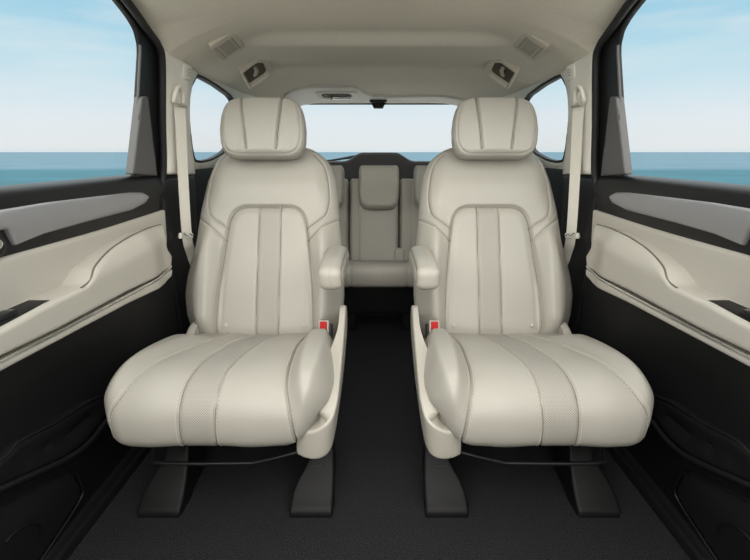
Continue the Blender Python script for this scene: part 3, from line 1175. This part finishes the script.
    edge = sides([(-60, 492), (0, 460), (20, 441), (55, 423), (90, 401), (108, 395)], XPK)
    tube('pocket_edge', [(m * 0.7225, a, b) for a, b in catmull(edge, 5)], 0.003, M['satin'], root, 8)
    ring = []
    c0 = side(20, 545, XLOW)
    for k in range(25):
        a = math.radians(-10 + 110 * k / 24)
        ya, za = c0[0] - 0.03 + 0.075 * math.cos(a), c0[1] - 0.02 + 0.075 * math.sin(a)
        ring.append((m * (float(XLOW(ya, za)) - 0.0095), ya, za))
    tube('speaker_ring', ring, 0.003, M['black'], root, 8)
    return root


car_door(-1, 'door_1', 'left car door with cream armrest and grey inlay')
car_door(1, 'door_2', 'right car door with cream armrest and grey inlay')


# ---------------------------------------------------------------- sills
def sill(m, name, label):
    prof_ = [(0.734, 0.0), (0.735, 0.020), (0.739, 0.026), (0.746, 0.027), (0.751, 0.038), (0.757, 0.043), (0.775, 0.044), (0.778, 0.0)]
    rings = [[(m * x, Y, z) for x, z in prof_] for Y in np.linspace(-0.3, 1.62, 20)]
    tag(loft(name, rings, M['satin'], None, angle=50), label, 'sill trim', kind='structure')


sill(-1, 'trim_1', 'black sill strip along the foot of the left door')
sill(1, 'trim_2', 'black sill strip along the foot of the right door')


# dashboard and bulkhead closing the cabin at the front, below the windscreen
wf = empty('wall_front', (0, -0.5, 0))
tag(wf, 'cream dashboard closing the cabin below the windscreen', 'dashboard', kind='structure')
rings = []
for x in np.linspace(-0.76, 0.76, 9):
    rings.append([(x, -0.62, 0.0), (x, -0.55, 0.25), (x, -0.44, 0.45), (x, -0.42, 0.62), (x, -0.47, 0.70), (x, -0.60, 0.74), (x, -1.35, 0.78), (x, -1.4, 0.0)])
loft('dashboard', rings, M['cream_plastic'], wf, angle=60)  # out of view; made cream and deep to bounce light onto the ceiling


# ---------------------------------------------------------------- pillars, side walls, quarter windows
QW_PX = [(199, 74.5), (193, 86), (190.5, 104), (191.5, 125), (194, 148), (197, 161), (203, 162.5), (214, 160), (224, 154.5), (229, 150), (231, 141), (235.5, 110), (236, 100), (232, 94.5), (218, 84), (205, 76.5)]


def body_side(m):
    sd = 'left' if m < 0 else 'right'
    k = 0 if m < 0 else 1
    qw = round_poly(sides(QW_PX, XP), 0.012, 3)
    # lower wall, black, from the door opening to the tailgate
    low = [(1.44, 0.0), (1.44, 0.86), (1.60, 0.858), (2.96, 0.858), (2.99, 0.0)]
    wall = empty('wall_' + sd, (m * 0.74, 2.2, 0))
    tag(wall, 'black %s side wall beside and behind the seats' % sd, 'wall', kind='structure')
    sheet('side_panel', low, M['black'], wall, smapf(m, lambda Y, z: XP(Y, z) + 0.012), T=0.03, rim=0.012, rimT=0.010, res=0.06)
    # black moulding the belt runs down over
    sheet('post_moulding', round_poly([(1.50, 0.05), (1.50, 0.835), (1.80, 0.835), (1.76, 0.60), (1.72, 0.40), (1.70, 0.05)], 0.02), M['satin'], wall, smapf(m, lambda Y, z: XP(Y, z) + 0.008), T=0.02, rim=0.014, rimT=0.012, res=0.04)
    # D pillar and roof-side panel around the quarter window, cream
    d_ol = [(1.66, 0.852), (1.66, 1.0), (1.60, 1.16), (1.60, 1.23), (1.72, 1.215), (2.2, 1.215), (2.60, 1.205), (2.86, 1.17), (2.95, 0.852)]
    hole = round_poly([(1.745, 0.885), (1.735, 1.02)] + [(q[0], q[1]) for q in sides([(190, 100), (193.5, 84)], XP)] + sides([(201, 74), (219, 83), (236, 96)], XP) + [side(236, 118, XP), side(231, 152, XP), side(216, 162, XP), side(197, 164, XP)], 0.01, 3)
    hole = round_poly([((p[0] - 2.0) * 1.012 + 2.0, (p[1] - 1.03) * 1.02 + 1.03) for p in qw], 0)
    dp = sheet('quarter_panel', d_ol, M['cream_plastic'], wall, smapf(m, lambda Y, z: XP(Y, z) + 0.006), T=0.02, rim=0.006, rimT=0.004, res=0.05, holes=[hole])
    # window: black rubber frame and pane
    w = empty('window_%d' % (k + 1), (m * 0.70, 2.0, 0.85))
    tag(w, 'small %s quarter window behind the cream pillar' % sd, 'window', kind='structure')
    big = [((p[0] - 2.0) * 1.008 + 2.0, (p[1] - 1.03) * 1.012 + 1.03) for p in qw]
    inn = [((p[0] - 1.97) * 0.952 + 1.965, (p[1] - 1.03) * 0.955 + 1.030) for p in qw]
    sheet('window_frame', big, M['rubber'], w, smapf(m, lambda Y, z: XP(Y, z) + 0.006), T=0.02, rim=0.004, rimT=0.003, res=0.03, holes=[inn])
    sheet('window_pane', inn, M['glass'], w, smapf(m, lambda Y, z: XP(Y, z) + 0.018), T=0.003, res=0.15)
    # pillar trim
    pil_px = [(163, 46), (165, 60), (165.5, 100), (166.5, 140), (169.5, 174.5), (197.5, 174.5), (195, 158), (192, 135), (190.5, 112), (191, 98), (194, 84), (200.5, 72.5), (186, 63.5)]
    XT = lambda Y, z: XP(Y, z) - 0.012
    pil = sides(pil_px, XT)
    t = empty('trim_%d' % (3 + k), (m * 0.70, 1.6, 0.83))
    tag(t, 'cream pillar trim between the %s door and the quarter window' % sd, 'pillar trim', kind='structure')
    sheet('pillar_cover', round_poly(pil, 0.010, 4), M['cream_plastic'], t, smapf(m, XT), T=0.018, rim=0.018, rimT=0.012, res=0.025,
          feat=lambda P, d: 0.010 * np.exp(-((P[:, 0] - 1.60) / 0.05) ** 2))
    # embossed airbag badge: a rounded square outline with faint lines of marking
    bc = side(185, 72.5, XT)
    XB = lambda a, b: XT(a, b) - 0.010 * np.exp(-((a - 1.60) / 0.05) ** 2)
    bd = sheet('airbag_badge', round_poly([(bc[0] - 0.032, bc[1] - 0.024), (bc[0] - 0.032, bc[1] + 0.024), (bc[0] + 0.032, bc[1] + 0.024), (bc[0] + 0.032, bc[1] - 0.024)], 0.012), M['cream_plastic'], t, smapf(m, lambda Y, z: XB(Y, z) - 0.004), T=0.006, rim=0.004, rimT=0.003, res=0.008)
    for r_ in range(3):
        zc = bc[1] + 0.008 - 0.008 * r_
        wv = (0.015, 0.017, 0.012)[r_]
        sheet('badge_mark', [(bc[0] - wv, zc - 0.0014), (bc[0] - wv, zc + 0.0014), (bc[0] + wv, zc + 0.0014), (bc[0] + wv, zc - 0.0014)], M['grey'], bd, smapf(m, lambda Y, z: XB(Y, z) - 0.0046), T=0.001, res=0.01)

    # ---------------- seat belt hanging down the pillar
    sb = empty('seat_belt', (m * 0.70, 1.58, 0.45))
    tag(sb, 'cream seat belt hanging down the %s pillar' % sd, 'seat belt', 'pillar seat belts')
    XS = lambda Y, z: 0.716 - 0.215 * (np.clip(z, 0.72, 2) - 0.72) * 0.62
    a = side(178.5, 106, XS)
    b = side(187, 236, XS)
    xa, xb = float(XS(*a)), 0.716
    path = [(xa - 0.002, a[0], a[1] + 0.006), (xa, a[0] - 0.002, a[1] - 0.06), ((xa + xb) / 2, (a[0] + b[0]) / 2, (a[1] + b[1]) / 2), (xb, b[0], b[1]), (0.734, b[0] + 0.06, b[1] - 0.09), (0.739, b[0] + 0.10, 0.42), (0.739, b[0] + 0.11, 0.12)]
    path = catmull(path, 8)
    wv = np.array([-0.009, 0.020])          # half width direction (towards the aisle, rearwards)
    nrm = np.array([wv[1], wv[0] * -1.0]) / np.linalg.norm(wv) * 0.0012
    rings = []
    for x, y, z in path:
        q = [(x + sgn * wv[0] + s2 * nrm[0] * -1, y + sgn * wv[1] + s2 * nrm[1] * -1, z) for sgn, s2 in ((-1, -1), (1, -1), (1, 1), (-1, 1))]
        rings.append([(m * p[0], p[1], p[2]) for p in q])
    loft('webbing', rings, M['web'], sb, angle=60)
    # guide loop it passes through
    arc = []
    for q in range(13):
        an = math.radians(200 - 215 * q / 12)
        arc.append((m * (xa - 0.004 - 0.010 * math.sin(an)), a[0] - 0.004 + 0.034 * math.cos(an), a[1] + 0.016 + 0.030 * math.sin(an) * (1.4 if math.sin(an) > 0 else 0.5)))
    gl_ = tube('belt_guide', catmull(arc, 3), 0.0068, M['cream_plastic'], sb, 10)
    box('guide_mount', (m * (xa + 0.012) - 0.010, a[0] - 0.024, a[1] + 0.004), (m * (xa + 0.012) + 0.010, a[0] + 0.020, a[1] + 0.062), M['cream_plastic'], sb, 0.009)
    V, Fc = [], []
    tube_into(V, Fc, [(m * (xa - 0.010), a[0] - 0.034, a[1] + 0.002), (m * (xa - 0.010), a[0] + 0.036, a[1] + 0.0)], 0.005, 8)
    mesh_obj('guide_bar', V, Fc, M['grey'], sb)
    # latch plate with its stop
    lp = Matrix.Translation((m * (xb + 0.004), b[0], b[1])) @ Matrix.Rotation(math.radians(-18 * m), 4, 'Y') @ Matrix.Rotation(m * math.atan2(0.013, 0.021), 4, 'Z')
    box('latch_plate', (-0.007, -0.030, -0.010), (0.007, 0.028, 0.012), M['cream_plastic'], sb, 0.005, xf=lp)
    lp2 = Matrix.Translation((m * (xb - 0.016), b[0] - 0.024, b[1] + 0.012)) @ Matrix.Rotation(math.radians(-25 * m), 4, 'Y')
    box('latch_tongue', (-0.014, -0.010, -0.002), (0.014, 0.010, 0.002), M['chrome'], sb, 0.001, xf=lp2)


body_side(-1)
body_side(1)


# ---------------------------------------------------------------- tailgate and rear window
def YB(z):
    return 2.862 + 0.36 * (1.215 - np.asarray(z))


def bmapf(a, b, h):
    return a, YB(b) - h, b


tl = at_y(301, 103.5, float(YB(1.21)))
half = 0.515
win = round_poly([(-0.59, 0.845), (-half, 1.208), (half, 1.208), (0.59, 0.845)], [0.06, 0.05, 0.05, 0.06], 8)
back = empty('wall_back', (0, 2.95, 0))
tag(back, 'tailgate closing the back of the cabin around the rear window', 'tailgate', kind='structure')
sheet('rear_surround', [(-0.66, 0.83), (-0.66, 1.20), (-0.5, 1.235), (0.5, 1.235), (0.66, 1.20), (0.66, 0.83)], M['cream_plastic'], back, bmapf, T=0.03, rim=0.008, rimT=0.006, res=0.05, holes=[win])
sheet('tailgate_panel', round_poly([(-0.70, 0.0), (-0.70, 0.862), (-0.215, 0.862), (-0.125, 0.918), (0.125, 0.918), (0.215, 0.862), (0.70, 0.862), (0.70, 0.0)], [0, 0, 0.03, 0.03, 0.03, 0.03, 0, 0], 5), M['char'], back,
      lambda a, b, h: (a, YB(b) - 0.035 - h - 0.012 * (1 - sst(0.13, 0.24, np.abs(a))), b), T=0.03, rim=0.02, rimT=0.016, res=0.04)
w3 = empty('window_3', (0, 2.95, 0.85))
tag(w3, 'wide rear window above the third-row bench', 'window', kind='structure')
win_in = [(p[0] * 0.990, (p[1] - 1.03) * 0.975 + 1.03) for p in win]
sheet('window_frame', [(p[0] * 1.002, (p[1] - 1.03) * 1.004 + 1.03) for p in win], M['rubber'], w3, lambda a, b, h: (a, YB(b) + 0.006 - h, b), T=0.02, rim=0.004, rimT=0.003, res=0.05, holes=[win_in])
sheet('window_pane', win_in, M['glass'], w3, lambda a, b, h: (a, YB(b) + 0.015 - h, b), T=0.003, res=0.3)

# rear wiper lying on the outside of the glass
zz = 0.885
p1, p2 = at_y(322, 162.5, 2.99), at_y(358, 156.5, 3.0)
wp = empty('rear_wiper', (-0.2, 3.02, 0.87))
tag(wp, 'thin black wiper along the bottom of the rear window', 'wiper')
tube('wiper_arm', [(p1[0] + 0.06, float(YB(p1[2])) + 0.035, p1[2] + 0.012), (p2[0], float(YB(p2[2])) + 0.04, p2[2] + 0.006), (p2[0] + 0.09, float(YB(p2[2])) + 0.045, p2[2] + 0.012)], 0.007, M['black'], wp)
tube('wiper_blade', [(p1[0] - 0.05, float(YB(p1[2])) + 0.026, p1[2]), (p2[0] + 0.02, float(YB(p2[2])) + 0.026, p2[2])], 0.006, M['rubber'], wp)

# black latch cover at the top of the rear window
ltop = 1.214
lt = empty('latch_cover', (0, 2.85, 1.20))
tag(lt, 'small black trapezoid latch cover at top of the rear window', 'latch cover')
sheet('latch_housing', round_poly([(-0.050, ltop), (0.042, ltop), (0.024, ltop - 0.034), (-0.032, ltop - 0.034)], 0.004), M['black'], lt, lambda a, b, h: (a, 2.835 - h, b), T=0.05, rim=0.006, rimT=0.005, res=0.012)
box('latch_lip', (-0.056, 2.80, ltop - 0.004), (0.048, 2.84, ltop + 0.010), M['black'], lt, 0.003)


# ---------------------------------------------------------------- fittings on the ceiling
def on_roof(px, py, drop=0.0):
    d = ray(px, py)
    lo, hi = 0.9, 3.4
    for t in np.linspace(lo, hi, 600):
        z = CAMZ + d[2] * t
        if z > float(roof_z(np.array([d[0] * t]), np.array([min(d[1] * t, 2.862)]))[0]) - drop:
            break
    return d[0] * t, d[1] * t


def roofmap(xc, yc, m, tiltx=0.0, tilty=0.0):
    e = 1e-3
    z0 = float(roof_z(np.array([abs(xc)]), np.array([yc]))[0])
    dzx = (float(roof_z(np.array([abs(xc) + e]), np.array([yc]))[0]) - z0) / e
    dzy = (float(roof_z(np.array([abs(xc)]), np.array([yc + e]))[0]) - z0) / e
    dzx -= tiltx
    dzy -= tilty
    tx = Vector((1, 0, dzx)).normalized()
    ty = Vector((0, 1, dzy)).normalized()
    n = tx.cross(ty).normalized()
    if n.z > 0:
        n = -n
    c = Vector((abs(xc), yc, z0))

    def f(a, b, h):
        a, b, h = np.asarray(a), np.asarray(b), np.asarray(h) * np.ones_like(a)
        return (m * (c.x + tx.x * a + ty.x * b + n.x * h), c.y + tx.y * a + ty.y * b + n.y * h, c.z + tx.z * a + ty.z * b + n.z * h)
    return f


def ceiling_fittings(m):
    sd = 'left' if m < 0 else 'right'
    # flat slotted vent (a runs outwards, b rearwards)
    x, y = on_roof(226, 43.5)
    f_ = roofmap(x, y, m, 0.20, 0.10)
    f = lambda a, b, h: f_(a, b, np.asarray(h) + 0.006)
    v = empty('ceiling_vent', (m * abs(x), y, float(f(np.array([0.]), np.array([0.]), 0)[2][0])))
    tag(v, 'flat slotted beige ceiling vent on the %s, nearest the door' % sd, 'vent', 'ceiling vents')
    A, B = 0.048, 0.072
    pl = sheet('vent_plate', round_poly([(-A, -B), (-A, B), (A, B), (A, -B)], 0.012), M['roofplastic'], v, lambda a, b, h: f(a, b, h + 0.008), T=0.008, rim=0.007, rimT=0.005, res=0.012)
    tag(sheet('center_grille', round_poly([(-0.022, -0.048), (-0.022, 0.048), (0.022, 0.048), (0.022, -0.048)], 0.004), M['grey'], v, lambda a, b, h: f(a, b, h + 0.0095), T=0.003, rim=0.003, rimT=0.0015, res=0.012), 'darker square grille')
    for s_ in (-0.031, 0.031):
        sheet('slot', [(s_ - 0.0035, -0.048), (s_ - 0.0035, 0.048), (s_ + 0.0035, 0.048), (s_ + 0.0035, -0.048)], M['grey'], v, lambda a, b, h: f(a, b, h + 0.0088), T=0.002, res=0.02)  # grey strip laid on the plate, slot shade put into its colour
        sheet('slot_rib', [(s_ + 0.004, -0.05), (s_ + 0.004, 0.05), (s_ + 0.0075, 0.05), (s_ + 0.0075, -0.05)], M['roofplastic'], v, lambda a, b, h: f(a, b, h + 0.0125), T=0.005, rim=0.001, rimT=0.001, res=0.02)
    # hooded fitting with a deep recess
    x, y = on_roof(254, 66)
    f2_ = roofmap(x, y, m, 0.30, 0.40)
    f2 = lambda a, b, h: f2_(a, b, np.asarray(h) + 0.012)
    u = empty('ceiling_hook_housing', (m * abs(x), y, float(f2(np.array([0.]), np.array([0.]), 0)[2][0])))
    tag(u, 'hooded beige ceiling fitting with deep recess on the %s, nearer the rear window' % sd, 'ceiling fitting', 'hooded ceiling fittings')
    A, B = 0.066, 0.076
    ol = round_poly([(-A, -B), (-A, B), (A, B * 0.85), (A, -B * 0.9)], [0.03, 0.026, 0.010, 0.012], 8)
    hole = round_poly([(-0.040, -0.050), (-0.040, 0.056), (0.054, 0.050), (0.054, -0.052)], [0.026, 0.02, 0.006, 0.006], 6)
    sheet('hood', ol, M['roofplastic'], u, lambda a, b, h: f2(a, b, h + 0.024), T=0.040, rim=0.010, rimT=0.008, res=0.008, holes=[hole])
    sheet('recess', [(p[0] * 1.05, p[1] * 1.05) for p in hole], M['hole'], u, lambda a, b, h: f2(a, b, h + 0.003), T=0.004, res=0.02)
    V, Fc = [], []
    kp = [(0.000, -0.012, 0.004), (0.000, -0.010, 0.016), (0.010, 0.0, 0.021), (0.020, 0.008, 0.018)]
    P = [np.array([float(q[0]) for q in f2(np.array([a]), np.array([b]), np.array([h]))]) for a, b, h in kp]
    tube_into(V, Fc, P, [0.009, 0.009, 0.008, 0.006], 10)
    mesh_obj('hook', V, Fc, M['grey'], u)


ceiling_fittings(-1)
ceiling_fittings(1)

# cream header over the rear window, deeper on the left where the belt holder sits
hdr = [on_roof(px, py, 0.012) for px, py in ((284, 97), (290, 92.5), (298, 89.5), (308, 88), (350, 88), (358, 90), (364, 93.5), (372, 96), (388, 97.5), (450, 98), (458, 99.5), (466, 101))]
hdr = [(p[0], min(p[1], 2.84)) for p in hdr] + [(0.54, 2.862), (-0.57, 2.862)]


def hmapf(a, b, h):
    return a, b, roof_z(a, b) - 0.012 - h


sheet('rear_header', round_poly(hdr, 0.01, 4), M['cream_plastic'], ceil, hmapf, T=0.012, rim=0.012, rimT=0.010, res=0.02)

# overhead holder with a parked belt tongue, on the rear header left of centre
hx, hy = on_roof(337, 95, 0.012)
f = roofmap(hx, hy, -1)
_f0 = f
f = lambda a, b, h: _f0(a, b, np.asarray(h) + 0.011)
ob = empty('overhead_belt_holder', (hx, hy, float(f(np.array([0.]), np.array([0.]), 0)[2][0])))
tag(ob, 'beige overhead belt holder with chrome tongue, above rear window', 'belt holder')
A, B = 0.122, 0.062
hole = round_poly([(-0.085, -0.036), (-0.085, 0.036), (0.092, 0.036), (0.092, -0.036)], 0.034, 6)
sheet('bezel', round_poly([(-A, -B), (-A * 0.95, B), (A * 0.95, B), (A, -B)], 0.02), M['cream_plastic'], ob, lambda a, b, h: f(a, b, h + 0.008), T=0.012, rim=0.008, rimT=0.005, res=0.012, holes=[hole])
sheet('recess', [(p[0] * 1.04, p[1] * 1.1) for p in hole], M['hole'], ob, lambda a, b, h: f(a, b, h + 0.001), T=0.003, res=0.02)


def fp(a, b, h):
    return np.array([float(q[0]) for q in f(np.array([a]), np.array([b]), np.array([h]))])


tube('belt_tongue', [fp(0.030, -0.006, 0.016), fp(0.020, 0.0, 0.016), fp(-0.056, 0.002, 0.014), fp(-0.070, 0.0, 0.014)], [0.018, 0.009, 0.009, 0.015], M['chrome'], ob, 12)
V, Fc = [], []
tube_into(V, Fc, [fp(0.070, 0.0, 0.004), fp(0.070, 0.0, 0.014), fp(0.070, 0, 0.017)], [0.013, 0.012, 0.006], 14)
mesh_obj('holder_button', V, Fc, M['grey'], ob)


# ================================================================== outside: sea and sky
sea_m = bpy.data.materials.new('sea_water')
sea_m.use_nodes = True
nt = sea_m.node_tree
N, L = nt.nodes, nt.links
b = N['Principled BSDF']
tc = N.new('ShaderNodeTexCoord')
sx = N.new('ShaderNodeSeparateXYZ')
L.new(tc.outputs['Object'], sx.inputs[0])
mr = N.new('ShaderNodeMapRange')
mr.inputs['From Min'].default_value = 77
mr.inputs['From Max'].default_value = 90
L.new(sx.outputs['Y'], mr.inputs['Value'])
mx = N.new('ShaderNodeMix')
mx.data_type = 'RGBA'
mx.inputs[6].default_value = (0.028, 0.108, 0.145, 1)   # shallow teal
mx.inputs[7].default_value = (0.088, 0.158, 0.208, 1)     # deep blue
L.new(mr.outputs[0], mx.inputs[0])
mpp = N.new('ShaderNodeMapping')
mpp.inputs['Scale'].default_value = (0.05, 0.25, 1)
L.new(tc.outputs['Object'], mpp.inputs[0])
nz = N.new('ShaderNodeTexNoise')
nz.inputs['Scale'].default_value = 1.0
nz.inputs['Detail'].default_value = 8
L.new(mpp.outputs[0], nz.inputs['Vector'])
mr2 = N.new('ShaderNodeMapRange')
mr2.inputs['From Min'].default_value = 0.3
mr2.inputs['From Max'].default_value = 0.7
mr2.inputs['To Min'].default_value = 0.8
mr2.inputs['To Max'].default_value = 1.2
L.new(nz.outputs['Fac'], mr2.inputs['Value'])
sc = N.new('ShaderNodeVectorMath')
sc.operation = 'SCALE'
L.new(mx.outputs[2], sc.inputs[0])
L.new(mr2.outputs[0], sc.inputs['Scale'])
L.new(sc.outputs[0], b.inputs['Base Color'])
b.inputs['Roughness'].default_value = 0.75
b.inputs['Specular IOR Level'].default_value = 0.15
SEA_Z = -2.2
V = []
Fc = []
ys = [-6000, -500, 0, 60, 77, 90, 120, 200, 400, 1000, 3000, 9000]
xs = [-9000, -2000, -500, -120, -30, 30, 120, 500, 2000, 9000]
for y in ys:
    for x in xs:
        V.append((x, y, SEA_Z))
for i in range(len(ys) - 1):
    for j in range(len(xs) - 1):
        a = i * len(xs) + j
        Fc.append((a, a + 1, a + 1 + len(xs), a + len(xs)))
sea = mesh_obj('sea', V, Fc, sea_m, None, smooth=False)
tag(sea, 'calm blue-green sea out to the horizon beyond the windows', 'sea', kind='structure')

SKY_HIGH, SKY_FRONT = 2.3, 4.9
# unseen pale ground added under the car to throw daylight up at the roof
bounce_m = mat('pale_bounce', (0.52, 0.515, 0.50), 0.9, vary=0.06, vscale=0.6)
tag(box('bounce_ground', (-8, -40, -0.60), (8, 9, -0.34), bounce_m, None, 0.05), 'unseen pale ground added under the car to bounce daylight', 'ground', kind='structure')

world = bpy.data.worlds.new('sky')
scene.world = world
world.use_nodes = True
nt = world.node_tree
N, L = nt.nodes, nt.links
bg = N['Background']
tc = N.new('ShaderNodeTexCoord')
sx = N.new('ShaderNodeSeparateXYZ')
L.new(tc.outputs['Generated'], sx.inputs[0])
cr = N.new('ShaderNodeValToRGB')
L.new(sx.outputs['Z'], cr.inputs[0])
els = cr.color_ramp.elements
stops = [(0.0, (0.74, 0.80, 0.84)), (0.012, (0.84, 0.85, 0.865)), (0.06, (0.82, 0.86, 0.91)), (0.10, (0.72, 0.83, 0.91)), (0.16, (0.55, 0.77, 0.88)), (0.24, (0.40, 0.67, 0.84)), (0.5, (0.80, 0.82, 0.82)), (1.0, (0.87, 0.86, 0.83))]
els[0].position, els[0].color = stops[0][0], (*stops[0][1], 1)
els[1].position, els[1].color = stops[-1][0], (*stops[-1][1], 1)
for p, c in stops[1:-1]:
    e = els.new(p)
    e.color = (*c, 1)
# streaky thin clouds
mp = N.new('ShaderNodeMapping')
mp.inputs['Scale'].default_value = (2.2, 2.2, 16)
mp.inputs['Location'].default_value = (0.4, 1.3, 0.2)
L.new(tc.outputs['Generated'], mp.inputs[0])
nz = N.new('ShaderNodeTexNoise')
nz.inputs['Scale'].default_value = 1.6
nz.inputs['Detail'].default_value = 6
nz.inputs['Roughness'].default_value = 0.55
L.new(mp.outputs[0], nz.inputs['Vector'])
mr = N.new('ShaderNodeMapRange')
mr.inputs['From Min'].default_value = 0.42
mr.inputs['From Max'].default_value = 0.75
mr.inputs['To Max'].default_value = 0.62
L.new(nz.outputs['Fac'], mr.inputs['Value'])
mx = N.new('ShaderNodeMix')
mx.data_type = 'RGBA'
mx.inputs[7].default_value = (0.84, 0.86, 0.89, 1)
L.new(mr.outputs[0], mx.inputs[0])
L.new(cr.outputs[0], mx.inputs[6])
# unseen sky overhead and ahead is boosted as fill light for the cabin
hi = N.new('ShaderNodeMapRange')
hi.interpolation_type = 'SMOOTHSTEP'
hi.inputs['From Min'].default_value = 0.24
hi.inputs['From Max'].default_value = 0.48
hi.inputs['To Min'].default_value = 1.0
hi.inputs['To Max'].default_value = SKY_HIGH
L.new(sx.outputs['Z'], hi.inputs['Value'])
fr = N.new('ShaderNodeMapRange')
fr.interpolation_type = 'SMOOTHSTEP'
fr.inputs['From Min'].default_value = 0.15
fr.inputs['From Max'].default_value = -0.7
fr.inputs['To Min'].default_value = 1.0
fr.inputs['To Max'].default_value = SKY_FRONT
L.new(sx.outputs['Y'], fr.inputs['Value'])
mm = N.new('ShaderNodeMath')
mm.operation = 'MAXIMUM'
L.new(hi.outputs[0], mm.inputs[0])
L.new(fr.outputs[0], mm.inputs[1])
L.new(mm.outputs[0], bg.inputs[1])
# sky out of view ahead is tinted warm to balance the bluish fill
hz = N.new('ShaderNodeMapRange')
hz.inputs['From Min'].default_value = 0.05
hz.inputs['From Max'].default_value = -0.5
L.new(sx.outputs['Y'], hz.inputs['Value'])
wm = N.new('ShaderNodeMix')
wm.data_type = 'RGBA'
wm.inputs[7].default_value = (0.90, 0.88, 0.83, 1)
L.new(hz.outputs[0], wm.inputs[0])
L.new(mx.outputs[2], wm.inputs[6])
L.new(wm.outputs[2], bg.inputs[0])

# daylight: a hazy, low sun shining in through the windscreen opening and the added roof opening
sd = bpy.data.lights.new('sun', 'SUN')
sd.energy = 0.3
sd.angle = math.radians(50)
sd.color = (1.0, 0.965, 0.90)
so = bpy.data.objects.new('sun', sd)
link(so)
so.rotation_euler = (math.radians(55), 0, 0)

vs = scene.view_settings
vs.view_transform = 'Standard'
vs.look = 'None'
vs.gamma = 1
vs.use_curve_mapping = False
vs.exposure = 0.0
scene.cycles.max_bounces = 10
scene.cycles.diffuse_bounces = 6
scene.cycles.transparent_max_bounces = 12
